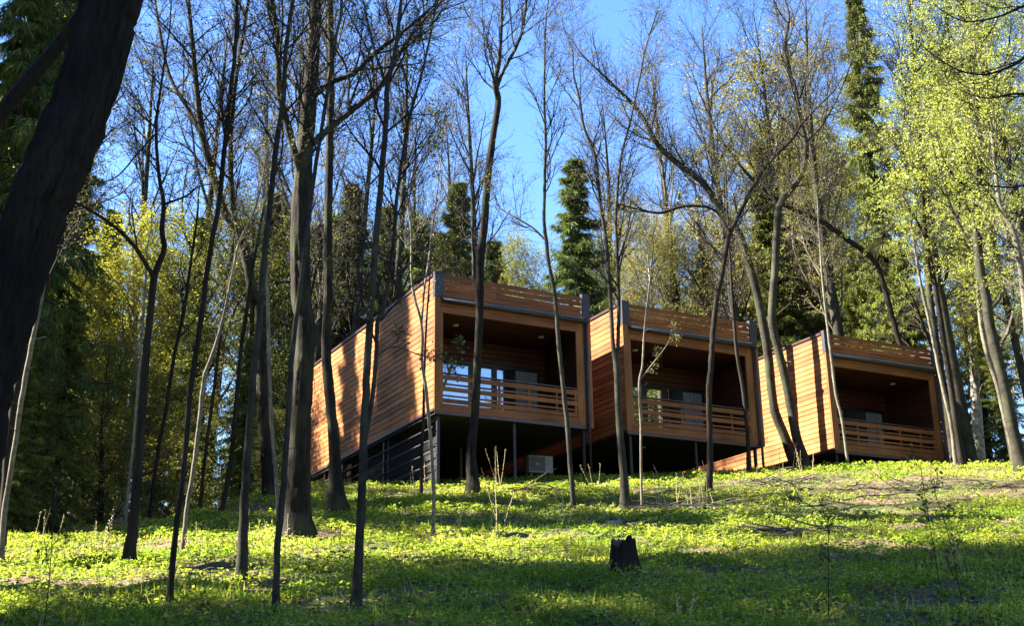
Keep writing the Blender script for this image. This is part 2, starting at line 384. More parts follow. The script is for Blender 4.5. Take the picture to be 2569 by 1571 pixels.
# ------------------------------------------------------------------ branching toolkit (vectorised)
def unit(v): return v / np.maximum(np.linalg.norm(v, axis=-1, keepdims=True), 1e-9)
def tubes(P, R, sides):
    """P (M,K,3) R (M,K) -> verts, quads"""
    Mn, Kn, _ = P.shape
    T = unit(np.gradient(P, axis=1)); mean = T.mean(1)
    ax = np.eye(3)[np.argmin(np.abs(mean), axis=1)][:, None, :]
    Nn = unit(np.cross(T, np.broadcast_to(ax, T.shape))); Bn = np.cross(T, Nn)
    a = np.arange(sides) * 2 * math.pi / sides
    R3 = R if R.ndim == 3 else R[:, :, None]
    V = P[:, :, None, :] + R3[..., None] * (np.cos(a)[None, None, :, None] * Nn[:, :, None, :] + np.sin(a)[None, None, :, None] * Bn[:, :, None, :])
    idx = np.arange(Mn * Kn * sides).reshape(Mn, Kn, sides)
    F = np.stack([idx[:, :-1], np.roll(idx[:, :-1], -1, 2), np.roll(idx[:, 1:], -1, 2), idx[:, 1:]], -1).reshape(-1, 4)
    return V.reshape(-1, 3), F
def diamonds(P0, P1, w, g):
    """thin four-cornered leaves from P0 to P1"""
    d = P1 - P0; n = unit(np.cross(d, g.normal(size=d.shape))) * (w[:, None] if np.ndim(w) else w)
    mid = P0 + d * .45
    V = np.stack([P0, mid + n, P1, mid - n], 1).reshape(-1, 3)
    return V, np.arange(len(V)).reshape(-1, 4)
def cat(parts):
    Vs, Fs, o = [], [], 0
    for V, F in parts:
        Vs.append(V); Fs.append(F + o); o += len(V)
    return np.concatenate(Vs), np.concatenate(Fs)
def sample(P, R, t):
    Mn, Kn, _ = P.shape; f = t * (Kn - 1); i = np.minimum(f.astype(int), Kn - 2); w = f - i
    m_ = np.arange(Mn)[:, None]
    a, b_ = P[m_, i], P[m_, i + 1]
    return a + (b_ - a) * w[..., None], unit(b_ - a), R[m_, i] * (1 - w) + R[m_, i + 1] * w
def grow(P, R, n, t0, t1, L0, taper, ang, Kn, upk, wig, g, rk=.55, rmin=.003, rmax=9, flat=1.0, drop=0.0):
    Mn = P.shape[0]
    t = t0 + (t1 - t0) * (np.arange(n)[None, :] + g.uniform(0, 1, (Mn, n))) / n
    o, T, r = sample(P, R, t); o = o.reshape(-1, 3); T = T.reshape(-1, 3); r = r.ravel(); tt = t.ravel()
    rnd = g.normal(size=o.shape); rnd[:, 2] *= flat
    Nn = unit(rnd - (rnd * T).sum(1, keepdims=True) * T)
    an = ang * g.uniform(.75, 1.25, len(o))[:, None]
    d = unit(np.cos(an) * T + np.sin(an) * Nn)
    Ln = L0 * (1 - taper * tt) * g.uniform(.55, 1.2, len(o)); st = Ln / (Kn - 1)
    pts = [o]
    for k in range(Kn - 1):
        d = unit(d + np.array([0, 0, upk - drop * k]) + g.normal(size=d.shape) * wig); pts.append(pts[-1] + d * st[:, None])
    P2 = np.stack(pts, 1); r0 = np.clip(np.minimum(r * rk, Ln * .016 + .002), rmin, rmax)
    R2 = np.maximum(r0[:, None] * np.linspace(1, .3, Kn)[None], rmin * .7)
    return P2, R2
def catmull(pts, n):
    p = np.array(pts, float)
    if len(p) == 2: return p[0] + (p[1] - p[0]) * np.linspace(0, 1, n)[:, None]
    d = np.concatenate([[0], np.cumsum(np.linalg.norm(np.diff(p[:, :3], axis=0), axis=1))]); t = np.linspace(0, d[-1], n)
    q = np.concatenate([[2 * p[0] - p[1]], p, [2 * p[-1] - p[-2]]]); out = []
    for v in t:
        i = int(np.clip(np.searchsorted(d, v) - 1, 0, len(p) - 2)); s = (v - d[i]) / max(d[i + 1] - d[i], 1e-6)
        a, b_, c, e = q[i:i + 4]
        out.append(.5 * (2 * b_ + (c - a) * s + (2 * a - 5 * b_ + 4 * c - e) * s * s + (3 * b_ - a - 3 * c + e) * s ** 3))
    return np.array(out)
def buds(P, R, per, size, g, spread=.6, jitter=.03):
    t = g.uniform(.45, 1.0, (P.shape[0], per)); o, T, r = sample(P, R, t); o = o.reshape(-1, 3); T = T.reshape(-1, 3)
    o = o + g.normal(size=o.shape) * jitter
    d = unit(T + g.normal(size=T.shape) * spread) * (size * g.uniform(.6, 1.4, len(o)))[:, None]
    return diamonds(o, o + d, np.linalg.norm(d, axis=1) * .32, g)

# ------------------------------------------------------------------ trees whose trunks stand out one by one
def stem_points(px_pts, y0, drift, g, extend, unit_w):
    """polyline of (x, y, width) photo marks at distance y0 -> points + radius"""
    out = []
    for i, (a, b_, w) in enumerate(px_pts):
        yy = y0 + drift * i / max(1, len(px_pts) - 1)
        q = px(a, b_, yy); dist = np.linalg.norm(q - EYE)
        out.append([*q, w * K / FOC * dist * (.5 if w > 100 else .41)])
    if extend > 0:
        p1, p0 = np.array(out[-1]), np.array(out[-2]); d = unit((p1 - p0)[:3] + np.array([0, 0, .3])); n = 3
        for k in range(1, n + 1):
            out.append([*(p1[:3] + d * extend * k / n + g.normal(size=3) * .08 * extend / n), p1[3] * (1 - .8 * k / n)])
    return out
def near_tree(label, stems, mat, y0=None, seed=1, ext=3.0, dens=1.0, L1=1.8, tstart=.35, twig='twig', bud=1.0, drift=None, name='tree', flare=.45, sides=10, ang=.75, leafmat='bud', budsize=.034, levels=3, ridge=0.0):
    g = np.random.default_rng(seed)
    a, b_, w = stems[0][0]
    if y0 is None:
        h = hit(a, b_); y0 = h[1]
    base = px(a, b_, y0)
    gb = gz(base[0], base[1])
    root = empty(name, (base[0], base[1], gb), 0, label, 'tree')
    org = np.array([base[0], base[1], gb])
    parts = []; SP = []; SR = []; ts = []
    for k, s in enumerate(stems):
        if isinstance(s, tuple): s, dy, e = s
        else: dy, e = (drift if (k and drift is not None) else g.uniform(-.6, .6) * (1 if k else .3)), ext
        pts = stem_points(s, y0, dy, g, e if e else 0, 1)
        pts = np.array(pts)
        if k == 0:                                              # root flare and foot below the soil
            foot = pts[0].copy(); foot[2] = min(gb, pts[0][2]) - .35
            if pts[0][2] - gb > .5: foot[:2] -= (pts[1] - pts[0])[:2] / max((pts[1] - pts[0])[2], .1) * min(pts[0][2] - foot[2], 4)
            pts = np.concatenate([[foot], pts])
        n = int(np.clip(len(pts) * (12 if ridge else 5), 14, 150)); c = catmull(pts, n)
        rad = np.maximum(c[:, 3], .004)
        if k == 0: rad = rad * (1 + flare * np.exp(-np.maximum(c[:, 2] - gb, 0) / (rad[2] * 2.2 + .05)))
        rad = rad * (1 + .02 * g.normal(size=n))
        P = c[:, :3] - org; P[1:-1] += g.normal(size=(n - 2, 3)) * rad[1:-1, None] * (.07 if rad.max() < .12 else .025)
        RR = rad[None]; ns = sides if k == 0 else 8
        if ridge:                                               # furrows that run up the bark
            nz = np.zeros((n, ns)); nz[0] = g.normal(size=ns)
            for q in range(1, n): nz[q] = .88 * nz[q - 1] + .47 * g.normal(size=ns)
            RR = (rad[:, None] * (1 + ridge * nz))[None]
        parts.append(tubes(P[None], RR, ns))
        m_ = 40; ti = np.linspace(0, n - 1, m_)
        SP.append(np.stack([np.interp(ti, np.arange(n), P[:, j]) for j in range(3)], 1)); SR.append(np.interp(ti, np.arange(n), rad))
        ts.append((tstart if k == 0 else .12, np.linalg.norm(np.diff(P, axis=0), axis=1).sum()))
    if levels > 2:                                              # dead stubs on the bare lower trunk
        Ps, Rs = grow(SP[0][None], SR[0][None], 7, .12, max(.3, tstart), .22, 0, 1.2, 4, .05, .15, g, .28, .004, .03)
        parts.append(tubes(Ps, Rs, 5))
    V, F = cat(parts); link('trunk', mesh_np('trunk', V, F, mat, True), root)
    br, lv = [], []
    for P, R, (t0, Ln) in zip(SP, SR, ts):
        n1 = max(4, int(Ln * 3.3 * dens * (1 - t0)))
        l1 = min(L1, .55 * Ln if Ln > 2.2 else .28 * Ln); P1, R1 = grow(P[None], R[None], n1, t0, .99, l1, .35, ang, 7, .10, .13, g, .5, .004, .05)
        br.append(tubes(P1, R1, 4))
        P2, R2 = grow(P1, R1, 8, .15, 1.0, l1 * .48, .35, .65, 5, .05, .17, g, .6, .003)
        br.append(tubes(P2, R2, 3))
        last = (P2, R2)
        if levels > 2:
            P3, R3 = grow(P2, R2, 6, .15, 1.0, l1 * .24, .3, .65, 4, .04, .2, g, .7, .0022)
            br.append(tubes(P3, R3, 3)); last = (P3, R3)
        if bud > 0:
            k = max(1, int(round(2 * bud)))
            lv.append(buds(*last, max(1, k - 1), budsize * (1 if Ln > 1 else .45), g, .9, .02))
            if Ln > 1: lv.append(buds(P2, R2, k, budsize * 1.2, g, .9, .03))
    V, F = cat(br); link('crown', mesh_np('crown', V, F, M[twig]), root)
    if lv: V, F = cat(lv); link('leaves', mesh_np('leaves', V, F, M[leafmat]), root)
    return root

T = near_tree
# the big leaning trunk at the left edge, about 11 m away
T('huge dark leaning trunk at the left edge, thickest tree of all',
  [[(-190, 1560, 170), (-105, 1240, 152), (-62, 1000, 138), (-6, 800, 132), (54, 600, 130), (133, 400, 134), (200, 240, 130), (268, 0, 122), (330, -260, 110), (375, -600, 90)],
   ([(300, -150, 60), (180, -330, 44), (40, -500, 30)], 1.5, 2), ([(330, -300, 60), (480, -470, 40), (600, -700, 24)], -1, 2)],
  M['bark_dark'], 11.3, 3, 4, .9, 2.4, .8, sides=110, flare=.1, bud=1, ridge=.03)
T('dark leaning limb-like trunk crossing behind the huge leaning trunk at the left edge',
  [[(-330, 900, 52), (-160, 520, 46), (-30, 315, 42), (70, 190, 40), (150, 95, 36), (250, -50, 40), (350, -250, 30)]], M['bark_dark'], 14.5, 4, 3, .8, 2.2, .6)
T('slender brown trunk leaning right just behind the huge leaning trunk',
  [[(2, 1330, 24), (30, 1000, 22), (87, 764, 20), (125, 640, 19), (168, 500, 18), (205, 410, 16), (229, 356, 15), (248, 260, 12), (266, 168, 9), (290, 60, 6)]], M['bark_brown'], None, 5, 2, 1.1, 1.6, .4)
T('pale slim trunk at the far left edge in front of dark spruces',
  [[(2, 1352, 15), (12, 1226, 15), (38, 1060, 14), (60, 914, 14), (93, 748, 13), (120, 600, 11), (150, 450, 8)]], M['bark_pale'], None, 6, 3, .7, 1.5, .5)
T('brown forked tree at left whose lower limb bends left like an arm',
  [[(310, 1357, 32), (327, 1201, 28), (342, 1000, 24), (352, 849, 22), (362, 748, 20), (372, 662, 19), (395, 601, 16), (389, 550, 15), (395, 496, 13), (385, 440, 11), (379, 382, 10), (376, 305, 9), (384, 230, 7), (400, 120, 5)],
   ([(370, 668, 13), (326, 596, 12), (275, 545, 10), (214, 504, 8), (168, 479, 5)], -.8, .5), ([(393, 492, 8), (450, 470, 6), (478, 448, 5), (520, 440, 3)], .8, .4),
   ([(376, 308, 7), (345, 280, 5), (310, 250, 3)], .5, .6), ([(378, 318, 6), (330, 370, 5), (280, 425, 4), (215, 445, 3)], -.5, .4)], M['bark_brown'], None, 7, 1.6, 1.0, 1.3, .55)
T('thin dark straight trunk in front, between the forked tree and the pale curved trunk',
  [[(407, 1463, 18), (423, 1277, 17), (441, 1141, 16), (456, 959, 16), (481, 788, 15), (509, 586, 15), (527, 489, 14), (535, 417, 14), (542, 336, 13), (555, 219, 12), (565, 127, 11), (570, 0, 9)]], M['bark_brown'], None, 8, 3, 1.2, 1.2, .5)
T('pale slim trunk with an S-shaped bend, leaning right at left',
  [[(438, 1342, 14), (448, 1241, 13), (466, 1126, 13), (481, 1000, 12), (491, 914, 12), (509, 859, 11), (526, 808, 10), (541, 748, 9), (565, 631, 8), (575, 585, 7), (611, 509, 6), (631, 433, 5)]], M['bark_pale'], None, 9, 1.5, .8, 1.2, .55, 'twig_pale')
T('thin dark trunk against the bright sky gap at left',
  [[(481, 1231, 11), (496, 1080, 10), (514, 944, 10), (529, 823, 9), (548, 690, 8), (565, 560, 6)]], M['bark_brown'], None, 10, 3, .9, 1.4, .5)
T('dark trunk with a pale foot right of the bright sky gap',
  [[(531, 1231, 15), (551, 1141, 14), (566, 1000, 13), (579, 849, 12), (594, 748, 11), (612, 620, 9), (640, 480, 7)]], M['bark_brown'], None, 11, 4, .9, 1.6, .5)
T('straight grey trunk with a bright sunlit foot, left of the large furrowed tree',
  [[(581, 1397, 30), (586, 1251, 26), (597, 1075, 23), (609, 914, 21), (624, 773, 20), (634, 636, 18), (644, 550, 17), (654, 448, 16), (667, 331, 15), (682, 244, 14), (687, 127, 13), (697, 51, 12), (705, 0, 11)]], M['bark_grey'], None, 12, 3, 1.1, 1.3, .5)
T('slim grey-green trunk standing close in front of the large furrowed tree',
  [[(664, 1473, 20), (667, 1327, 19), (680, 1191, 18), (690, 1050, 17), (700, 899, 16), (708, 800, 15), (728, 650, 14), (742, 540, 13), (755, 430, 12), (775, 300, 11), (793, 190, 10), (808, 90, 9), (822, 0, 8)]], M['bark_grey'], None, 13, 3, 1.1, 1.2, .5)
T('large furrowed tree with flared roots left of the cabins, two heavy limbs reaching right',
  [[(714, 1300, 66), (716, 1200, 60), (726, 950, 57), (735, 800, 56), (724, 713, 55), (723, 560, 54), (730, 407, 48), (743, 255, 42), (754, 102, 36), (759, 0, 32), (765, -150, 24)],
   ([(752, 345, 22), (790, 310, 20), (850, 262, 18), (915, 205, 16), (985, 90, 12), (1060, 5, 9)], .8, 2), ([(756, 230, 18), (800, 195, 17), (850, 175, 15), (905, 125, 13), (970, 75, 10), (1050, 5, 7)], -.8, 2),
   ([(722, 420, 20), (700, 330, 20), (672, 225, 19), (670, 110, 17), (655, 0, 13)], -.6, 3)], M['bark_oak'], None, 14, 4, 1.1, 2.2, .5, flare=.9, sides=40, ridge=.035)
T('dark leaning trunk that crosses the left end of the first cabin wall',
  [[(811, 1231, 40), (806, 1120, 34), (803, 1060, 31), (793, 949, 29), (785, 849, 28), (790, 713, 26), (789, 560, 25), (792, 407, 23), (794, 305, 21), (797, 153, 19), (794, 0, 17)]], M['bark_oak'], None, 15, 4, .9, 2.0, .5, flare=.8, sides=30, ridge=.035)
T('tall forked grey trunk in the foreground before the first cabin side wall',
  [[(857, 1462, 27), (868, 1250, 25), (878, 1000, 23), (891, 764, 21), (906, 560, 19), (919, 417, 17), (929, 285, 16), (932, 204, 15), (952, 117, 12), (965, 0, 9)],
   ([(882, 1050, 12), (897, 948, 13), (906, 852, 13), (908, 776, 13), (924, 738, 12), (944, 611, 11), (952, 509, 11), (960, 433, 10), (972, 356, 9), (983, 290, 9), (1003, 219, 8), (1023, 143, 7), (1039, 66, 6), (1049, 0, 5)], .6, 2),
   ([(930, 206, 9), (901, 117, 7), (880, 30, 5)], .3, 1.5), ([(912, 855, 4), (935, 838, 4), (960, 836, 3), (1010, 855, 3), (1065, 864, 2)], -.3, .3)], M['bark_grey'], None, 16, 2.5, 1.1, 1.2, .52)
T('slim crooked pale sapling forking below the first cabin front corner',
  [[(1042, 1290, 11), (1044, 1196, 11), (1038, 1082, 10), (1030, 986, 10), (1023, 921, 10), (1015, 872, 9), (1017, 814, 9), (1011, 765, 8), (998, 719, 8), (990, 662, 7), (990, 560, 6), (983, 499, 5), (995, 407, 4)],
   ([(1015, 775, 6), (1021, 700, 6), (1032, 623, 5), (1039, 560, 5), (1049, 484, 4), (1064, 356, 3)], .5, 1)], M['bark_pale'], None, 17, 1, .9, 1.1, .62, 'twig_pale')
T('short dark thin trunk joining the pale sapling below the first cabin front corner',
  [[(1013, 1196, 10), (1015, 1082, 10), (1019, 1005, 9), (1021, 900, 7), (1026, 780, 6), (1036, 640, 4)]], M['bark_brown'], None, 18, 1, .6, 1.1, .7)
T('straight dark trunk rising right in front of the first cabin railing',
  [[(1137, 1158, 33), (1133, 1101, 30), (1141, 1010, 25), (1145, 967, 24), (1149, 871, 23), (1154, 757, 23), (1156, 636, 23), (1166, 535, 22), (1173, 433, 21), (1186, 331, 19), (1199, 244, 18), (1191, 199, 16), (1201, 142, 12), (1207, 51, 9), (1209, -40, 7)],
   ([(1194, 215, 12), (1212, 168, 11), (1242, 112, 10), (1258, 66, 8), (1268, -10, 7)], .6, 2), ([(1200, 145, 6), (1156, 76, 5), (1125, 36, 4)], .6, 1.5)], M['bark_oak'], 29.5, 19, 3, 1.0, 2.0, .6, sides=26, ridge=.03)
T('slender trunk leaning left before the right end of the first cabin',
  [[(1381, 1230, 15), (1374, 1139, 14), (1365, 1024, 14), (1355, 929, 13), (1345, 833, 13), (1336, 719, 12), (1321, 636, 11), (1314, 575, 11), (1309, 524, 10), (1311, 432, 9), (1313, 331, 8), (1310, 254, 7), (1311, 127, 5), (1314, 40, 4)],
   ([(1314, 580, 7), (1283, 549, 6), (1242, 524, 5), (1202, 499, 4)], .8, .8)], M['bark_grey'], None, 20, 1.5, 1.2, 1.7, .55, ang=.6)
T('double-stemmed trunk in front of the middle cabin side wall',
  [[(1505, 1225, 26), (1501, 1149, 23), (1489, 999, 20), (1486, 910, 20), (1482, 865, 19), (1475, 830, 13), (1470, 738, 12), (1459, 585, 11), (1443, 483, 10), (1433, 381, 9), (1405, 305, 8), (1395, 239, 6), (1380, 178, 5)],
   ([(1485, 870, 11), (1488, 800, 11), (1489, 738, 11), (1484, 585, 10), (1482, 509, 9), (1494, 381, 7), (1517, 290, 6), (1538, 193, 5), (1553, 117, 4), (1578, 36, 3)], .6, 1)], M['bark_grey'], None, 21, 1.5, 1.2, 1.7, .55, ang=.6)
T('thin pale sapling with one side twig before the middle cabin railing',
  [[(1545, 1235, 8), (1543, 1149, 8), (1542, 1029, 7), (1539, 969, 7), (1539, 915, 7), (1546, 880, 6), (1549, 820, 6), (1554, 760, 5), (1561, 700, 5), (1572, 600, 3)],
   ([(1540, 914, 4), (1570, 877, 4), (1600, 838, 3), (1612, 817, 2)], -.3, .2)], M['bark_pale'], None, 22, 1, .35, .9, .75, 'twig_pale', .4)
T('dark trunk with a Y fork high up, in front of the middle cabin',
  [[(1705, 1190, 20), (1709, 1110, 18), (1708, 1029, 17), (1706, 939, 17), (1711, 880, 16), (1714, 820, 16), (1718, 775, 16), (1726, 713, 15), (1739, 652, 15), (1752, 575, 14), (1772, 530, 12), (1797, 479, 12), (1838, 407, 10), (1874, 366, 9), (1909, 331, 8), (1935, 290, 6), (1996, 229, 4)],
   ([(1756, 556, 9), (1716, 504, 8), (1650, 496, 8), (1589, 512, 8), (1527, 501, 7), (1451, 481, 4)], .8, .7)], M['bark_brown'], None, 23, 1, .9, 1.7, .55)
T('slim leafy trunk at the right end of the middle cabin front',
  [[(1803, 1140, 14), (1799, 1044, 12), (1788, 939, 11), (1773, 850, 10), (1762, 713, 8), (1755, 600, 6), (1748, 450, 4)]], M['bark_brown'], None, 24, 1.5, 1.0, 1.5, .45, bud=2)
T('grey trunk leaning far left in front of the far cabin side wall',
  [[(1912, 1112, 32), (1889, 1054, 28), (1866, 996, 27), (1857, 939, 26), (1846, 839, 26), (1823, 713, 25), (1802, 636, 24), (1777, 560, 23), (1742, 520, 21), (1711, 468, 20), (1690, 438, 19), (1650, 407, 18), (1589, 356, 16), (1548, 285, 13), (1522, 249, 11), (1476, 204, 8), (1420, 150, 5)]], M['bark_grey'], 40.1, 25, 2, .9, 2.4, .5)
T('grey trunk with a broken stub, upright in front of the far cabin side wall',
  [[(1934, 1114, 34), (1917, 1054, 28), (1903, 982, 26), (1889, 910, 25), (1872, 839, 25), (1857, 767, 23), (1864, 662, 22), (1869, 560, 21), (1876, 494, 20), (1909, 448, 18), (1930, 417, 17), (1940, 356, 16), (1927, 290, 14), (1914, 214, 12), (1899, 173, 11), (1889, 107, 9), (1899, 40, 7)],
   ([(1882, 880, 7), (1893, 873, 7), (1905, 872, 6)], -.2, 0), ([(1938, 345, 7), (1985, 290, 6), (2030, 200, 4), (2060, 110, 3)], .6, 1), ([(1876, 500, 8), (1830, 430, 7), (1790, 380, 5), (1735, 340, 3)], .8, .8)], M['bark_grey'], 39.0, 26, 3, 1.0, 2.4, .5)
T('dark leaning trunk slanting up left between the golden birch and the tall spruce',
  [[(2130, 700, 15), (2100, 625, 15), (2037, 575, 15), (1981, 535, 14), (1935, 514, 14), (1889, 494, 13), (1843, 458, 12), (1802, 422, 10), (1761, 371, 8), (1731, 326, 6), (1690, 240, 4)]], M['bark_brown'], 42.0, 27, 2, .8, 2.2, .4, flare=0)
T('thin pale trunk before the left edge of the far cabin front',
  [[(2041, 1125, 9), (2026, 1011, 8), (2012, 953, 8), (2001, 867, 8), (1989, 767, 7), (1978, 660, 6), (1970, 540, 4)]], M['bark_pale'], None, 28, 1.5, .8, 1.5, .6, 'twig_pale', 2)
T('slim sunlit trunk at the right end of the far cabin',
  [[(2298, 1102, 12), (2287, 1011, 11), (2273, 953, 11), (2255, 867, 10), (2235, 767, 9), (2215, 680, 8), (2195, 560, 6)]], M['bark_pale'], None, 29, 2.5, 1.0, 1.8, .62, 'twig_pale', 3, leafmat='maple_leaf', budsize=.06)
T('dark trunk just behind the slim sunlit trunk at the far cabin right end',
  [[(2312, 1095, 22), (2300, 1020, 19), (2288, 930, 18), (2272, 830, 17), (2252, 700, 15), (2225, 540, 12)]], M['bark_brown'], 35.5, 30, 5, .9, 2.2, .4)
T('slim trunk sunlit on its left edge at the far right',
  [[(2444, 1125, 16), (2433, 1068, 15), (2422, 1025, 14), (2399, 925, 13), (2376, 853, 13), (2359, 767, 12), (2345, 600, 11), (2332, 535, 10), (2310, 400, 8)]], M['bark_pale'], None, 31, 3, 1.0, 2.0, .35, 'twig_pale', 3, leafmat='maple_leaf', budsize=.06)
T('thick grey trunk among yellow leaves at the far right',
  [[(2462, 1135, 34), (2442, 1054, 30), (2419, 939, 28), (2399, 853, 27), (2379, 767, 26), (2373, 713, 25), (2357, 636, 24), (2350, 500, 21), (2360, 350, 17), (2340, 200, 12)],
   ([(2355, 620, 10), (2307, 540, 9), (2271, 448, 7), (2240, 330, 4)], .6, 1)], M['bark_grey'], 32.0, 32, 5, 1.0, 2.4, .4, bud=3, leafmat='maple_leaf', budsize=.06)
T('grey trunk leaning left at the right edge with bright yellow leaves',
  [[(2500, 1150, 22), (2478, 860, 20), (2459, 662, 18), (2439, 560, 16), (2408, 499, 14), (2398, 433, 12), (2385, 300, 9)]], M['bark_pale'], 29.0, 33, 4, 1.2, 2.2, .35, 'twig_pale', 3, leafmat='maple_leaf', budsize=.06)
T('heavy dark tree in the left wood whose crown divides into three long limbs',
  [[(650, 1200, 34), (632, 975, 32), (627, 748, 30), (611, 713, 30), (596, 636, 29), (575, 560, 28), (540, 509, 24), (514, 423, 21), (489, 331, 19), (474, 219, 16), (463, 102, 13), (453, 0, 10)],
   ([(486, 325, 12), (448, 255, 12), (407, 178, 10), (382, 61, 8), (370, -30, 5)], .8, 2), ([(574, 556, 16), (560, 484, 15), (555, 356, 14), (565, 214, 12), (596, 10, 9)], -.8, 3)], M['bark_oak'], None, 34, 3, 1.0, 2.2, .5, flare=.6, sides=26, ridge=.03)
T('pale smooth trunk just left of the large furrowed tree',
  [[(671, 1250, 12), (662, 1120, 11), (652, 1000, 11), (645, 748, 10), (640, 600, 8), (636, 450, 6)]], M['bark_pale'], None, 35, 2, .8, 1.4, .55, 'twig_pale')
T('thin pale stem beside the brown forked tree at left',
  [[(302, 1252, 9), (312, 1150, 8), (322, 1050, 8), (338, 850, 7), (352, 650, 5)]], M['bark_pale'], None, 36, 1.5, .7, 1.2, .5, 'twig_pale')
T('thin leaning brown trunk between the forked tree and the sky gap',
  [[(362, 1231, 12), (383, 1070, 11), (398, 1000, 11), (418, 864, 10), (443, 748, 10), (458, 640, 8), (475, 520, 6)]], M['bark_brown'], 28.0, 37, 2, .9, 1.5, .45)
T('bare dark branches arching down into the top right corner from a trunk outside the picture',
  [[(2700, 1600, 60), (2690, 900, 50), (2680, 400, 44), (2670, 100, 38), (2660, -200, 30)],
   ([(2675, 260, 20), (2580, 150, 15), (2500, 120, 11), (2440, 155, 8), (2370, 178, 6), (2300, 165, 4), (2230, 120, 3)], .6, .2),
   ([(2680, 330, 18), (2590, 280, 13), (2520, 240, 10), (2450, 225, 7), (2380, 235, 4), (2330, 225, 3)], -.5, .2),
   ([(2670, 90, 18), (2570, 20, 12), (2480, 10, 9), (2400, 40, 6), (2320, 50, 4), (2260, 20, 3)], .3, .2),
   ([(2685, 560, 16), (2600, 470, 12), (2510, 440, 8), (2430, 450, 5), (2340, 440, 3)], .3, .2)], M['bark_brown'], 17.0, 38, 3, .8, 1.3, .75, flare=.1)
# thin dark saplings in the foreground
T('hair-thin dark sapling at the bottom left corner', [[(104, 1530, 2.4), (118, 1400, 2.4), (125, 1300, 1.8), (128, 1240, 1.2)]], M['bark_brown'], 11.0, 40, .3, .6, .3, .5, levels=2, flare=0, sides=6)
T('thin dark arching sapling right of the stump', [[(1995, 1530, 3.0), (1993, 1330, 2.4), (1990, 1260, 2.4), (1955, 1220, 1.8), (1925, 1205, 1.2)]], M['bark_brown'], 11.5, 41, .2, 1.0, .35, .4, levels=2, flare=0, sides=6)
T('thin bare sapling with pale buds at lower right', [[(2262, 1470, 2.4), (2258, 1390, 2.4), (2240, 1280, 1.8), (2228, 1210, 1.8), (2222, 1165, 1.2)]], M['bark_brown'], 14.0, 42, .2, .8, .35, .4, levels=2, flare=0, sides=6)
T('thin leaning sapling nearest the lower right corner', [[(2330, 1530, 2.4), (2305, 1400, 2.4), (2285, 1300, 1.8), (2265, 1230, 1.2), (2250, 1190, 1.2)]], M['bark_brown'], 12.0, 43, .2, .8, .35, .4, levels=2, flare=0, sides=6)

# ------------------------------------------------------------------ kinds of background tree (meshes shared by the copies), built 20 m high
def make_spruce(seed, rb=3.2, mat='spruce', low=.03, droop=.25):
    g = np.random.default_rng(seed); h = 20.0
    zt = np.linspace(-.5, h, 12); P = np.stack([.1 * np.sin(zt * .3), .1 * np.cos(zt * .23), zt], 1)[None]; R = (.24 * (1 - np.linspace(0, 1, 12)) + .015)[None]
    tr = mesh_np('trunk', *tubes(P, R, 8), M['bark_brown'], True)
    nw = 42; n = nw * 5; iw = np.repeat(np.arange(nw), 5); z = h * (low + (.99 - low) * (iw + .5) / nw) + g.normal(size=n) * .07; z = np.clip(z, 0, h * .992); f = 1 - z / h
    Ln = (rb * f ** .95 + .05) * np.repeat(g.uniform(.65, 1.2, nw), 5) * g.uniform(.4, 1.15, n); az = np.arange(n) * 2.399 + g.uniform(-.5, .5, n)
    el = .55 - 1.0 * f ** .6 * 1.1 + g.normal(size=n) * .12
    d = np.stack([np.cos(az) * np.cos(el), np.sin(az) * np.cos(el), np.sin(el)], 1); Kn = 7
    pts = [np.stack([np.zeros(n), np.zeros(n), z], 1)]
    for k in range(Kn - 1):
        d = unit(d + np.array([0, 0, -droop * .5 if k < 3 else droop * .6]) + g.normal(size=d.shape) * .05); pts.append(pts[-1] + d * (Ln / (Kn - 1))[:, None])
    Pb = np.stack(pts, 1); Rb = np.maximum((.008 + Ln * .012)[:, None] * np.linspace(1, .25, Kn), .005)
    parts = [tubes(Pb, Rb, 3)]
    br = mesh_np('boughs', *cat(parts), M['bark_brown'])
    ns = 34; t = .12 + .88 * (np.arange(ns)[None] + g.uniform(0, 1, (n, ns))) / ns
    o, T_, r_ = sample(Pb, Rb, t); o = o.reshape(-1, 3); T_ = T_.reshape(-1, 3); LL = np.repeat(Ln, ns); tt = t.ravel()
    side = unit(np.cross(T_, np.array([0, 0, 1.0]))) * np.where(g.random(len(o)) < .5, -1, 1)[:, None]
    dd = unit(.55 * T_ + .7 * side + np.array([0, 0, -.35]) + g.normal(size=o.shape) * .2)
    ln = (.16 + .20 * LL * (1 - .75 * tt)) * g.uniform(.5, 1.2, len(o))
    e = o + dd * ln[:, None]; fp = [diamonds(o, e, .013 + .014 * ln, g)]
    m_ = 10; w = g.uniform(.15, 1, (len(o), m_))
    a = (o[:, None] + (e - o)[:, None] * w[..., None]).reshape(-1, 3)
    hd = unit(np.repeat(dd, m_, 0) * .5 + np.array([0, 0, -.85]) + g.normal(size=a.shape) * .35) * (g.uniform(.12, .45, len(a)))[:, None]
    fp.append(diamonds(a, a + hd, .0135, g))
    fo = mesh_np('foliage', *cat(fp), M[mat]); return [('trunk', tr), ('boughs', br), ('foliage', fo)]
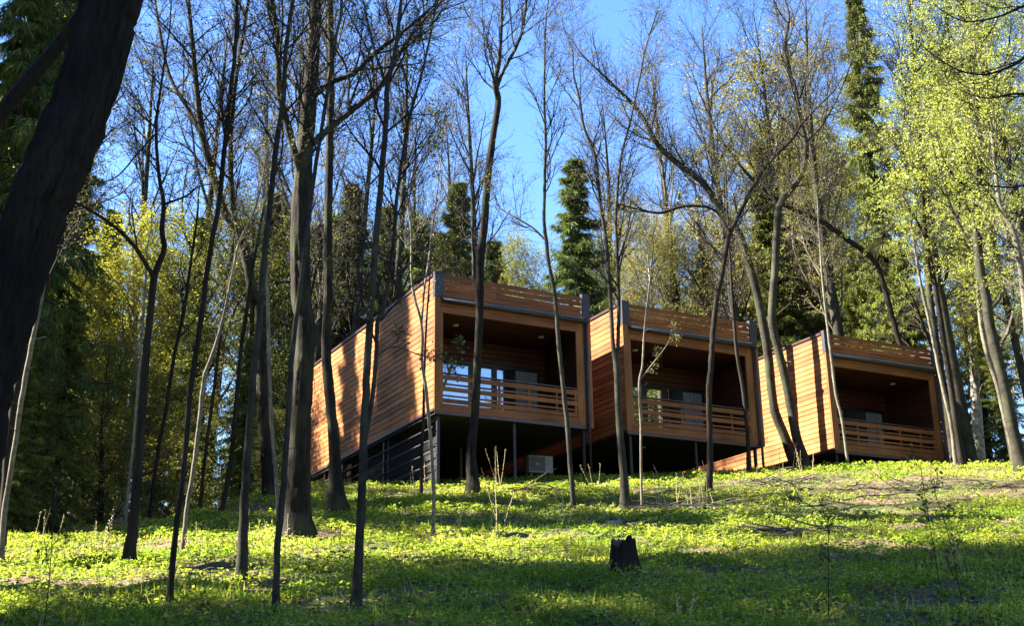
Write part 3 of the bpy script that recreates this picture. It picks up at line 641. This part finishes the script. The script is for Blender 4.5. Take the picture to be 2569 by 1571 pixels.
def make_broad(seed, bark_m, twig_m, leaf_m, spread=.6, leaves=0, lsize=.06, hang=0.0, L1=4.5, t0=.25, tiers=0, nb=34, cluster=1, tip=.1):
    g = np.random.default_rng(seed); h = 20.0
    zt = np.linspace(-.5, h * .95, 16); P = np.stack([.25 * np.sin(zt * .25 + seed), .25 * np.cos(zt * .21 + seed), zt], 1)[None]; R = (.22 * (1 - np.linspace(0, 1, 16)) ** .8 + .012)[None]
    tr = mesh_np('trunk', *tubes(P, R, 8), M[bark_m], True)
    P1, R1 = grow(P, R, nb, t0, .98, L1, .55, spread, 9, .10, .10, g, .5, .012, .09)
    P2, R2 = grow(P1, R1, 8, .2, 1, L1 * .42, .4, .7, 6, .03 - hang * .3, .15, g, .55, .006, flat=.3 if tiers else 1)
    P3, R3 = grow(P2, R2, 9 if hang else 8, .15, 1, L1 * (.17 if not hang else .38), .3, .7, 6, -hang, .16, g, .6, .0045, flat=.4 if tiers else 1)
    br = mesh_np('branches', *cat([tubes(P1, R1, 4), tubes(P2, R2, 3), tubes(P3, R3, 3)]), M[twig_m])
    out = [('trunk', tr), ('branches', br)]
    if leaves:
        q = []
        t = g.uniform(tip, 1.0, (P3.shape[0], leaves)); o, T_, _ = sample(P3, R3, t); o = o.reshape(-1, 3)
        for c in range(cluster):
            oo = o + g.normal(size=o.shape) * (.05 if hang else .09)
            d = unit(g.normal(size=oo.shape) + np.array([0, 0, -.5])) * (lsize * g.uniform(.6, 1.4, len(oo)))[:, None]
            q.append(diamonds(oo, oo + d, lsize * .36, g))
        out.append(('foliage', mesh_np('foliage', *cat(q), M[leaf_m])))
    return out
KIND = {
 'spruce': [make_spruce(101, 3.8), make_spruce(102, 3.3), make_spruce(103, 4.2, 'spruce', .02, .35)],
 'olive': [make_spruce(111, 3.7, 'spruce_olive', .02, .32), make_spruce(112, 4.2, 'spruce_olive', .02, .4)],
 'birch': [make_broad(121, 'birch', 'twig_pale', 'birch_leaf', .5, 7, .085, .32, 4.0, .22, cluster=2), make_broad(122, 'birch', 'twig_pale', 'birch_leaf', .55, 7, .085, .3, 4.6, .18, cluster=2)],
 'pale': [make_broad(131, 'birch', 'twig_pale', 'pale_leaf', .75, 9, .075, .30, 4.6, .2, cluster=2)],
 'bare': [make_broad(141, 'bark_grey', 'twig', 'bud', .55, 1, .07, 0, 4.6, .3), make_broad(142, 'bark_brown', 'twig', 'bud', .65, 1, .07, 0, 5.0, .25), make_broad(143, 'bark_grey', 'twig_pale', 'bud', .5, 1, .07, 0, 4.2, .3)],
 'maple': [make_broad(151, 'bark_grey', 'twig', 'maple_leaf', .9, 2, .05, .03, 4.4, .24, 1, 20, 10, .86), make_broad(152, 'bark_grey', 'twig_pale', 'maple_leaf', .95, 2, .05, .05, 5.0, .22, 1, 18, 10, .86)],
 'brush': [make_broad(161, 'bark_brown', 'twig', 'brush_leaf', .8, 4, .10, .08, 4.2, .05, 0, 44, 2), make_broad(162, 'bark_brown', 'twig', 'brush_leaf', .75, 4, .10, .1, 4.6, .04, 0, 44, 2)],
}
NAMES = {'spruce': 'spruce_tree', 'olive': 'spruce_tree', 'birch': 'birch_tree', 'pale': 'birch_tree', 'bare': 'bare_tree', 'maple': 'leafy_tree', 'brush': 'leafy_tree'}
GROUPS = {'spruce': 'dark spruces of the wood', 'olive': 'sunlit olive spruces of the wood', 'birch': 'golden green birches of the wood', 'pale': 'pale hazy birches of the wood',
          'bare': 'bare trees of the wood', 'maple': 'yellow green trees at the right', 'brush': 'brown olive brushy trees of the wood'}
_cnt = {}
def place(kind, x, y, h, fat, label):
    i = _cnt.get(kind, 0); _cnt[kind] = i + 1
    var = KIND[kind][i % len(KIND[kind])]
    for o in ORG:                                               # keep trunks out of the cabins
        q = np.array([x, y, 0]) - o; uu, vv = q @ U, q @ Bv
        if -.4 < uu < W + .4 and -.4 < vv < DEP + .4: x, y = x - Bv[0] * (vv - DEP - 1), y - Bv[1] * (vv - DEP - 1)
    z = gz(x, y) - .1
    r = empty(NAMES[kind], (x, y, z), i * 1.9 + x, label, 'tree', GROUPS[kind])
    s = h / 20.0; r.scale = (s * fat, s * fat, s)
    for nm, me in var: link(nm, me, r)
    return r
def bg(kind, dx, y, top, fat, label):
    """a tree seen at photo column dx whose tip reaches photo row top, at distance y"""
    zt = px(dx, top, y)[2]; g0 = None
    x = px(dx, max(top, 200) * .6 + 400, y)[0]
    return place(kind, x, y, zt - gz(x, y), fat, label)

# left wood
bg('spruce', 10, 25, -350, 1.0, 'tall dark spruce at the left edge behind the pale slim trunk')
bg('spruce', 90, 29, -300, 1.1, 'tall dark spruce showing just right of the huge leaning trunk')
bg('spruce', 165, 36, 120, 1.0, 'dark spruce whose tip stands between the huge leaning trunk and the open sky')
bg('olive', 60, 23.5, 760, 1.5, 'low olive spruce at the left edge with boughs down to the grass')
bg('olive', 170, 26, 700, 1.4, 'sunlit olive spruce with boughs to the ground left of the brown forked tree')
bg('spruce', 258, 40, 480, 1.1, 'dark spruce tip left of the golden birch at left')
bg('birch', 320, 32, 520, 1.7, 'golden green weeping birch behind the brown forked tree')
bg('birch', 205, 31, 640, 1.5, 'small golden birch left of the brown forked tree')
bg('brush', 265, 28, 820, 1.4, 'brown olive brushy tree behind the thin pale stem at left')
bg('olive', 400, 34, 640, 1.2, 'olive spruce behind the thin leaning brown trunk')
bg('brush', 420, 42, 540, 1.1, 'brown brushy tree between golden birch and the thin dark straight trunk')
bg('brush', 90, 24.5, 900, 1.6, 'low brown brush by the grass edge at far left')
bg('brush', 350, 30, 900, 1.5, 'low brown brush behind the foot of the forked tree')
bg('spruce', 470, 46, 500, .9, 'narrow dark spruce left of the sky gap')
bg('brush', 610, 44, 470, 1.2, 'brown brushy tree behind the heavy three-limbed tree')
bg('spruce', 660, 50, 450, 1.4, 'dark spruce seen between heavy three-limbed tree and large furrowed tree')
bg('olive', 600, 36, 800, 1.3, 'low olive spruce right of the sky gap at left')
bg('brush', 655, 33, 980, 1.5, 'low brush behind the pale smooth trunk')
bg('spruce', 760, 52, 520, 1.4, 'dark spruce behind the large furrowed tree and the dark leaning trunk')
bg('spruce', 845, 50, 425, 1.4, 'spruce tip left of the tall forked grey trunk')
bg('olive', 930, 54, 480, 1.4, 'olive spruce directly behind the tall forked grey trunk')
bg('spruce', 1010, 56, 510, 1.4, 'dark spruce above the first cabin roof, left of the olive pointed one')
bg('olive', 1105, 52, 420, 1.4, 'sunlit olive pointed spruce above the first cabin front corner')
bg('spruce', 1190, 58, 560, 1.4, 'dark low spruce above the first cabin parapet')
bg('birch', 1252, 56, 565, .8, 'small yellow green birch in the sky gap above the first cabin')
bg('spruce', 1388, 54, 365, 1.5, 'pointed blue green spruce standing alone against the sky')
bg('brush', 1445, 60, 560, .9, 'greyish brushy tree right of the lone pointed spruce')
bg('pale', 1560, 56, 485, 1.0, 'round pale birch above the middle cabin')
bg('brush', 1640, 60, 600, 1.0, 'low brushy tree between the pale birch and the dark Y-forked trunk')
bg('spruce', 1700, 62, 590, 1.4, 'low spruce above the middle cabin parapet right end')
bg('pale', 1880, 56, 150, 1.5, 'large hazy golden birch with a domed top')
bg('olive', 1850, 54, 330, 1.2, 'tall olive spruce inside the hazy golden birch')
bg('olive', 1960, 54, 480, 1.3, 'broad olive spruce above the far cabin left corner')
bg('olive', 2115, 49, -60, .95, 'very tall green spruce above the far cabin, its top cut by the picture edge')
bg('olive', 2180, 47, 560, 1.4, 'broad drooping olive spruce above the far cabin right end')
bg('olive', 2060, 52, 600, 1.4, 'low drooping spruce directly above the far cabin parapet')
bg('birch', 2010, 60, 350, 1.0, 'thin golden birch between the domed birch and the very tall spruce')
bg('maple', 2225, 44, 60, .9, 'yellow green leafy tree just right of the very tall spruce')
bg('maple', 2350, 38, -120, 1.0, 'tall yellow leafy tree above the slim trunk at the far right')
bg('maple', 2440, 33, -200, 1.1, 'yellow leafy tree filling the top right corner')
bg('maple', 2400, 44, 200, 1.1, 'leafy tree seen deep between the trunks at the far right')
bg('birch', 2290, 52, 100, 1.1, 'golden birch behind the yellow leafy trees at right')
bg('spruce', 2330, 58, 520, 1.3, 'dark spruce low between the far right trunks')
bg('olive', 2400, 40, 780, 1.5, 'low olive brushwood spruce beside the far cabin right end')
bg('birch', 2480, 46, 300, 1.1, 'golden birch at the right edge behind the leaning trunk')
for dx, y, top, fat, kind, lb in [
 (540, 58, 560, 1.3, 'brush', 'brown brushy crown deep behind the sky gap at left'), (700, 60, 540, 1.3, 'brush', 'brown brushy crown deep behind the large furrowed tree'),
 (800, 62, 500, 1.2, 'olive', 'olive spruce deep behind the dark leaning trunk'), (890, 60, 560, 1.4, 'brush', 'brown brushy crown just above the first cabin roof edge'),
 (975, 62, 560, 1.3, 'brush', 'brushy crown above the middle of the first cabin roof edge'), (1050, 64, 540, 1.2, 'olive', 'olive crown above the front end of the first cabin roof edge'),
 (1150, 66, 590, 1.4, 'brush', 'brushy crown behind the first cabin parapet left half'), (1330, 66, 610, 1.3, 'brush', 'brushy crown behind the first cabin parapet right end'),
 (1420, 64, 640, 1.4, 'olive', 'low olive spruce between the first and middle cabins'), (1500, 68, 610, 1.2, 'pale', 'pale hazy crown above the middle cabin corner panel'),
 (1620, 66, 560, 1.3, 'pale', 'pale hazy crown right of the round pale birch'), (1770, 64, 520, 1.3, 'pale', 'pale hazy crown left of the domed golden birch'),
 (1810, 58, 600, 1.4, 'olive', 'low olive spruce above the gap between middle and far cabins'), (1900, 66, 300, 1.4, 'birch', 'golden crown deep behind the domed birch'),
 (2040, 66, 420, 1.3, 'pale', 'pale hazy crown behind the very tall spruce')]:
    bg(kind, dx, y, top, fat, lb)
# bare trees further back against the sky
for dx, y, top, fat, lb in [
 (330, 44, 60, 1.0, 'bare twiggy tree against the open sky at left'), (520, 50, -20, 1.0, 'bare tree filling the sky left of the heavy three-limbed crown'),
 (640, 54, 120, 1.0, 'bare tree behind the straight grey trunk'), (880, 48, 80, 1.0, 'bare tree behind the forked grey trunk and heavy limbs'),
 (1010, 58, 240, .9, 'bare grey tree above the first cabin, left of the dark straight trunk'), (1075, 60, 230, .9, 'bare slender tree above the olive pointed spruce'),
 (1130, 46, 60, .9, 'bare tree whose twigs fill the sky left of the dark straight trunk'),  (1450, 62, 200, 1.0, 'bare tree behind the double-stemmed trunk'),
 (1600, 60, 100, 1.0, 'bare tree above the round pale birch'), (1740, 52, -10, 1.0, 'tall bare tree left of the domed golden birch'), (1690, 58, 330, .9, 'bare tree just left of the Y-forked trunk'),
 (1990, 48, -100, 1.0, 'tall bare tree between the domed birch and the very tall spruce'), (2250, 40, -250, .9, 'tall bare trunked tree among the yellow leaves'),  (720, 46, -40, .9, 'bare tree behind the large furrowed tree'), (770, 48, -60, .8, 'bare tree behind the dark leaning trunk'),
 (960, 51, -20, .9, 'bare tree with fine twigs right of the forked grey trunk'),   (1850, 54, -20, .9, 'bare tree above the domed golden birch')]:
    bg('bare', dx, y, top, fat, lb)
# tall trees left of the picture that throw the shade over the foreground
for x, y, h, fat, lb in [(-12.5, 8.0, 24, 1.5, 'tall spruce standing left of the foreground slope'), (-13, 12.0, 26, 1.4, 'tall spruce left of the picture beside the shaded slope'),
                         (-13.5, 3.0, 23, 1.5, 'tall spruce left of the camera'), (-17, 5.5, 28, 1.4, 'tall spruce farther left of the foreground')]:
    place('spruce', x, y, h, fat, lb)

for x, y, h, fat, lb in [(-15.5, 36.5, 24, 1.0, 'tall spruce left of the picture level with the first cabin rear'),
                         (-16.8, 39.2, 25, .75, 'narrow tall spruce left of the picture behind the first cabin rear'), (-19.5, 36.0, 28, 1.1, 'tall spruce farther left, level with the first cabin front')]:
    place('spruce', x, y, h, fat, lb)
bg('birch', 70, 38.0, 180, 1.0, 'golden birch added among the dark spruces at the left edge to dapple the first cabin')  # both birches added as porous shade casters for the first cabin's side
bg('birch', 130, 37.0, 240, 1.0, 'golden birch added behind the pale slim trunk at left to dapple the first cabin')
for x, y, h, fat, lb in [(-17.5, 25.5, 30, 1.1, 'tall spruce added outside the left edge, shading the dark spruces there'), (-20, 29.5, 31, 1.1, 'tall spruce added farther outside the left edge, shading the wood there')]:
    place('spruce', x, y, h, fat, lb)  # unseen spruces added to keep the upper left of the wood dark
KIND['high'] = [make_spruce(104, 3.6, 'spruce', .5, .3)]; NAMES['high'] = 'spruce_tree'; GROUPS['high'] = 'clear-stemmed spruces added for shade'  # unseen shade casters, crowns shaped high to darken only the right foreground
for x, y, h, fat, lb in [(-15, 16.6, 31, 1.2, 'clear-stemmed tall spruce added left of the picture, shading the right foreground'), (-13, 15.5, 31, 1.1, 'clear-stemmed tall spruce added left of the picture, nearer the camera'),
                         (-12, 18.6, 36, 1.0, 'clear-stemmed tall spruce added left of the picture, farthest uphill')]:
    place('high', x, y, h, fat, lb)

# the wood all round behind and right of the viewpoint: one mass nobody could count
g = np.random.default_rng(77); spots = []
for k in range(34):
    a = math.radians(95 + 175 * (k + g.uniform(-.3, .3)) / 34); rr = g.uniform(20, 40)
    spots.append((g.choice(['spruce', 'olive', 'bare', 'spruce']), rr * math.sin(a), rr * math.cos(a) + 4, g.uniform(17, 26)))
spots += [('maple', 30, 20, 24), ('maple', 36, 24, 24), ('olive', 25, 25, 21), ('olive', 28, 22.5, 22), ('olive', 23, 28, 19), ('maple', 27, 27, 22), ('spruce', 31, 31, 23), ('spruce', 27, 33, 22), ('olive', 24, 41, 24), ('maple', 22, 45, 22), ('spruce', 29, 46, 25), ('birch', 34, 43, 22), ('olive', 37, 52, 25), ('spruce', 43, 46, 25), ('brush', 31, 56, 22), ('spruce', 50, 40, 26), ('maple', 33, 27, 22), ('bare', 23, 14, 20), ('bare', 27, 17, 22), ('spruce', 42, 29, 26), ('spruce', 46, 33, 26), ('spruce', 40, 34, 24), ('bare', 20, 9, 20)]
MV, MF, MI, mats, off = [], [], [], [], 0
for kind, x, y, hh in spots:
    var = KIND[kind][int(g.integers(len(KIND[kind])))]; s = hh / 20; w = g.uniform(0, 6.28); c, sn = math.cos(w) * s, math.sin(w) * s
    for nm, me in var:
        v = np.empty(len(me.vertices) * 3, np.float32); me.vertices.foreach_get('co', v); v = v.reshape(-1, 3)
        f = np.empty(len(me.loops), np.int32); me.loops.foreach_get('vertex_index', f); f = f.reshape(-1, 4)
        if me.materials[0] not in mats: mats.append(me.materials[0])
        MV.append(np.stack([v[:, 0] * c - v[:, 1] * sn + x, v[:, 0] * sn + v[:, 1] * c + y, v[:, 2] * s + gz(x, y)], 1)); MF.append(f + off); off += len(v)
        MI.append(np.full(len(f), mats.index(me.materials[0]), np.int32))
me = mesh_np('wood', np.concatenate(MV), np.concatenate(MF), mats[0])
for q in mats[1:]: me.materials.append(q)
me.polygons.foreach_set('material_index', np.concatenate(MI)); me.update()
tag(link('wood', me), 'wood closing in around the clearing behind the viewpoint', 'wood', kind='stuff')

# ------------------------------------------------------------------ stump
h = hit(1502, 1376); g = np.random.default_rng(50)
st = empty('tree_stump', (h[0], h[1], gz(h[0], h[1])), 0, 'dark rotten tree stump with a notched top on the shaded grass', 'stump')
n, kz = 48, 16; a = np.arange(n) * 2 * math.pi / n; rings = []
notch = np.exp(-((a - 4.2) / .35) ** 2) * .09 + .03 * np.sin(a * 2 + .5) + .015 * np.sin(a * 7) + .01 * g.normal(size=n)
for f in np.linspace(0, 1, kz):
    r = .150 + .125 * (1 - f) ** 1.8 + .007 * np.sin(a * 7 + 2 * f) + .004 * np.sin(a * 13 - 3 * f) + .03 * np.sin(a * 3 + 1) * (1 - f)
    rings.append(np.stack([r * np.cos(a), r * np.sin(a), -.15 + f * (.53 - notch)], 1))
V = np.concatenate(rings); idx = np.arange(n * kz).reshape(kz, n)
ringf = lambda q: np.stack([q[:-1], np.roll(q[:-1], -1, 1), np.roll(q[1:], -1, 1), q[1:]], -1).reshape(-1, 4)
link('bark', mesh_np('bark', V, ringf(idx), M['bark_dark'], True), st)
cv = np.concatenate([rings[-1] * [q, q, 1] + [0, 0, -dz] + g.normal(size=(n, 3)) * .004 for q, dz in ((.99, .002), (.8, .03), (.5, .06), (.15, .08))])
link('cut_top', mesh_np('cut_top', cv, ringf(np.arange(n * 4).reshape(4, n)), M['cut']), st)

# ------------------------------------------------------------------ ground cover (countless leaves) and grass
g = np.random.default_rng(60)
def scatter(n, dmin, dmax, pw):
    u = g.uniform(0, 1, n); y = (dmin ** pw + u * (dmax ** pw - dmin ** pw)) ** (1 / pw)
    x = g.uniform(-.56, .74, n) * (y + 1.5)
    return x, y
def patch_noise(x, y):
    return (np.sin(x * .9 + 1.3 * np.sin(y * .7)) * np.sin(y * 1.1 + .8 * np.sin(x * .6)) + .6 * np.sin(x * 2.3 + y * 1.2) * np.sin(y * 2.9 - x * .8) + .4 * np.sin(x * 5.1 + 1) * np.sin(y * 4.7))
BARE = []
for dx, dy, rx, ry in [(2240, 1185, 4.0, 2.6), (2330, 1132, 1.8, 1.6), (2080, 1215, 2.0, 1.2), (1900, 1165, 2.6, 1.6), (1640, 1225, 1.6, .9), (1490, 1268, 1.2, .5), (60, 1420, 1.6, .8), (500, 1380, 1.0, .5), (1920, 1280, .7, .4), (1690, 1325, .6, .3), (780, 1295, .8, .5), (2300, 1430, .5, .4), (1700, 1320, .5, .3)]:
    hh = hit(dx, dy)
    if hh is not None: BARE.append((hh[0], hh[1], rx, ry))
def keep(x, y):
    p = np.clip(.72 + .62 * patch_noise(x, y), .10, 1)
    for bx, by, rx, ry in BARE:
        d = ((x - bx) / rx) ** 2 + ((y - by) / ry) ** 2
        p = p * np.clip(d * .8 - .2 + .22 * patch_noise(x * 3, y * 3), .05, 1)
    return g.uniform(0, 1, len(x)) < p
x, y = scatter(255000, 9.5, 47, 1.15); k = keep(x, y); x, y = x[k], y[k]; z = ground(x, y)
hgt = g.uniform(.02, .17, len(x)) * np.clip(.7 + .4 * patch_noise(x * .7 + 3, y * .7), .35, 1.3)
nl = 4; c = np.repeat(np.stack([x, y, z + hgt], 1), nl, 0)
az = np.tile(np.arange(nl) * 2 * math.pi / nl, len(x)) + np.repeat(g.uniform(0, 6.28, len(x)), nl) + g.normal(size=len(c)) * .3
el = g.normal(size=len(c)) * .45 - .1
d = np.stack([np.cos(az) * np.cos(el), np.sin(az) * np.cos(el), np.sin(el)], 1); ln = g.uniform(.024, .066, len(c)) * (1 + .014 * (c[:, 1] - 10))
n_ = unit(np.cross(d, np.array([0, 0, 1.0]) + g.normal(size=d.shape) * .35)) * (ln * .36)[:, None]
c0 = c + d * .012; mid = c + d * (ln * .5)[:, None]; end = c + d * ln[:, None]
V = np.stack([c0, mid + n_, end, mid - n_], 1).reshape(-1, 3)
parts = [(V, np.arange(len(V)).reshape(-1, 4))]
x, y = scatter(110000, 9.5, 47, 1.1); k = keep(x, y); x, y = x[k], y[k]; z = ground(x, y) - .02
o = np.stack([x, y, z], 1); e = o + np.stack([g.normal(size=len(x)) * .05, g.normal(size=len(x)) * .05, g.uniform(.07, .22, len(x))], 1)
parts.append(diamonds(o, e, .0065, g))
V, F = cat(parts)
gc = link('ground_cover', mesh_np('ground_cover', V, F, M['cover'])); tag(gc, 'bright green leafy ground cover and grass on the slope', 'ground cover', kind='stuff')
# dead leaves lying between
x, y = scatter(62000, 9.5, 47, 1.2); z = ground(x, y) + .012
o = np.stack([x, y, z], 1); az = g.uniform(0, 6.28, len(x)); d = np.stack([np.cos(az), np.sin(az), g.normal(size=len(x)) * .25], 1) * g.uniform(.03, .09, len(x))[:, None]
n_ = unit(np.cross(d, np.array([0, 0, 1.0]) + g.normal(size=d.shape) * .3)) * .022
V = np.stack([o, o + d * .5 + n_, o + d, o + d * .5 - n_], 1).reshape(-1, 3)
M['dead'] = leaf('dead_leaves', [(0, (.06, .04, .022)), (.5, (.16, .11, .06)), (1, (.34, .26, .16))], .15, (1, .9, .7))
dl = link('leaf_litter', mesh_np('leaf_litter', V, np.arange(len(V)).reshape(-1, 4), M['dead'])); tag(dl, 'brown dead leaves lying on the slope', 'leaf litter', kind='stuff')

# ------------------------------------------------------------------ clumps of dry stalks, stones, brushwood
def stalks(dx, dy, n, hh, wid, label, green=0.0, seed=0):
    p = hit(dx, dy)
    if p is None: return
    g = np.random.default_rng(900 + seed)
    r = empty('dry_plant', (p[0], p[1], gz(p[0], p[1])), 0, label, 'plant', 'dry stalks on the slope')
    o = np.stack([g.normal(size=n) * wid, g.normal(size=n) * wid * .6, np.full(n, -.06)], 1)
    d = unit(np.stack([g.normal(size=n) * .16, g.normal(size=n) * .16, np.ones(n)], 1)); Ln = hh * g.uniform(.55, 1.1, n); pts = [o]
    for k in range(5):
        d = unit(d + g.normal(size=d.shape) * .05); pts.append(pts[-1] + d * (Ln / 5)[:, None])
    P = np.stack(pts, 1); R = np.linspace(.0058, .003, 6)[None] * np.ones((n, 1))
    link('stems', mesh_np('stems', *tubes(P, R, 4), M['stalk']), r)
    t = g.uniform(.35, 1, (n, 9)); c, T_, _ = sample(P, R, t); c = c.reshape(-1, 3)
    e = unit(T_.reshape(-1, 3) * .6 + g.normal(size=c.shape) * .6) * g.uniform(.02, .05, len(c))[:, None]
    link('buds', mesh_np('buds', *diamonds(c, c + e, .012, g), M['stalk_bud']), r)
for i, a in enumerate([
 (1195, 1290, 4, 1.3, .12, 'tall pale budding stalks left of the slender leaning trunk'), (1120, 1290, 3, .8, .15, 'low stalks right of the slim pale sapling'),
 (1270, 1255, 3, .6, .12, 'short stalks below the air conditioner'), (1355, 1265, 4, .7, .15, 'dry stalks left of the slender leaning trunk foot'),
 (1600, 1215, 5, .9, .18, 'dry stalks between the thin pale sapling and the Y-forked trunk'), (1660, 1225, 8, .9, .22, 'thick clump of dry stalks by the brushwood heap'), (1740, 1225, 6, 1.0, .2, 'dry stalks right of the Y-forked trunk foot'),
 (1690, 1215, 5, .7, .15, 'dry stalks at the Y-forked trunk foot'), (1880, 1190, 5, 1.2, .18, 'tall stalks before the far cabin side wall'), (1945, 1165, 4, 1.1, .15, 'stalks right of the two grey trunks by the far cabin'),
 (1810, 1190, 4, .9, .15, 'stalks below the slim leafy trunk of the middle cabin'), (440, 1345, 6, .6, .25, 'pale stalks at the foot of the S-shaped trunk'), (560, 1350, 5, .6, .2, 'pale stalks left of the sunlit-footed trunk'),
 (700, 1340, 4, .7, .2, 'stalks before the large furrowed tree'), (250, 1320, 6, .6, .3, 'pale stalks left of the brown forked tree'), (100, 1300, 4, .7, .25, 'stalks at the grass edge far left'),
 (620, 1300, 3, .5, .15, 'short stalks between sunlit-footed trunk and furrowed tree'), (2300, 1385, 3, .8, .12, 'budding stalk clump at lower right'), (1640, 1500, 3, .5, .08, 'green leafy stalk at the bottom edge right of the stump'),
 (1430, 1180, 3, .9, .12, 'dark stalks under the first cabin right post'), (1000, 1180, 4, .9, .15, 'stalks in the dark under the first cabin left post'), (1190, 1170, 5, 1.2, .2, 'thin shoots by the dark straight trunk foot'),
 (2120, 1150, 4, .5, .2, 'short stalks below the far cabin railing')]):
    stalks(*a, seed=i)
def rock(dx, dy, s, label, seed, mat='stone', flat=.55):
    p = hit(dx, dy); g = np.random.default_rng(seed)
    import bmesh
    bm = bmesh.new(); bmesh.ops.create_icosphere(bm, subdivisions=3, radius=s)
    k = g.normal(size=(6, 3)); ph = g.uniform(0, 6, 6)
    for v in bm.verts:
        c = np.array(v.co) / s; f = 1 + .10 * sum(math.sin(2.2 * float(c @ k[j]) + ph[j]) for j in range(6)) / 1.5
        v.co = Vector((c[0] * 1.35 * f * s, c[1] * f * s, c[2] * flat * f * s))
    me = bpy.data.meshes.new('stone'); bm.to_mesh(me); bm.free(); me.materials.append(M[mat])
    o = link('stone', me); o.location = (p[0], p[1], gz(p[0], p[1]) + s * .12); o.rotation_euler = (0, 0, seed)
    tag(o, label, 'stone', 'stones on the slope')
rock(1478, 1264, .12, 'pale stone in the grass left of the brushwood, uphill of the stump', 3)
rock(1522, 1268, .10, 'smaller pale stone next to the one uphill of the stump', 5)
rock(1452, 1272, .08, 'smallest dark stone uphill of the stump', 8, 'cut')
def branch(dx, dy, ln, rad, az, label, seed):
    p = hit(dx, dy); g = np.random.default_rng(seed); n = 16; t = np.linspace(-.5, .5, n) * ln
    P = np.stack([t * math.cos(az), t * math.sin(az), np.zeros(n)], 1); P[:, :2] += np.cumsum(g.normal(size=(n, 2)) * .012 * ln, 0)
    P[:, 2] = ground(P[:, 0] + p[0], P[:, 1] + p[1]) - gz(p[0], p[1]) + .05 + rad + .03 * np.sin(t * 2)
    R = rad * np.linspace(1, .35, n) * (1 + .08 * g.normal(size=n)); P1, R1 = grow(P[None], R[None], 5, .3, .95, ln * .25, .2, .8, 5, .02, .15, g, .5, .004, .02)
    me = mesh_np('fallen_branch', *cat([tubes(P[None], R[None], 8), tubes(P1, R1, 4)]), M['twig_pale'], True)
    o = link('fallen_branch', me); o.location = (p[0], p[1], gz(p[0], p[1])); tag(o, label, 'branch', 'fallen branches on the slope')
branch(1000, 1310, 1.6, .022, .3, 'fallen branch in the grass right of the tall forked trunk foot', 31)
branch(1290, 1330, 1.1, .016, -.4, 'short fallen branch left of the stump', 32)
branch(520, 1390, 1.3, .018, .2, 'fallen branch on the sunlit grass left of the pale-footed trunk', 33)
branch(2080, 1200, 2.6, .035, .15, 'long grey fallen branch on the bare patch at right', 34)
branch(1780, 1330, 1.0, .014, .8, 'thin fallen branch right of the stump', 35)
branch(1200, 1450, .9, .013, .1, 'fallen twig in the shaded foreground grass', 36)
rock(745, 1255, .16, 'grey stone right of the furrowed tree roots', 9)
def brushwood(dx, dy, w, n, label, seed):
    p = hit(dx, dy); g = np.random.default_rng(seed); r = empty('brushwood_heap', (p[0], p[1], gz(p[0], p[1])), 0, label, 'brushwood')
    az = g.normal(size=n) * .5 + np.where(g.random(n) < .5, 0, math.pi); el = g.uniform(-.1, .45, n); d = np.stack([np.cos(az) * np.cos(el), np.sin(az) * np.cos(el), np.sin(el)], 1)
    o = np.stack([g.normal(size=n) * w * .45, g.normal(size=n) * w * .2, g.uniform(0, .14, n)], 1); pts = [o]; Ln = g.uniform(.4, 1.2, n)
    for k in range(4): d = unit(d + g.normal(size=d.shape) * .12 + np.array([0, 0, -.08])); pts.append(pts[-1] + d * (Ln / 4)[:, None])
    P = np.stack(pts, 1); R = np.maximum(g.uniform(.006, .02, n)[:, None] * np.linspace(1, .4, 5), .004)
    link('sticks', mesh_np('sticks', *tubes(P, R, 5), M['twig_pale']), r)
brushwood(1655, 1235, 1.4, 60, 'heap of cut brushwood at the Y-forked trunk foot', 71)
brushwood(1850, 1175, 1.8, 60, 'low brown brushwood heap below the far cabin side wall', 72)
brushwood(2230, 1185, 2.4, 70, 'scattered brushwood on the bare patch at right', 73)
brushwood(1920, 1290, .7, 30, 'small heap of twigs right of the stump, in the sunlit grass', 74)
brushwood(1270, 1190, 1.2, 40, 'dry brushwood in the shade below the air conditioner', 75)
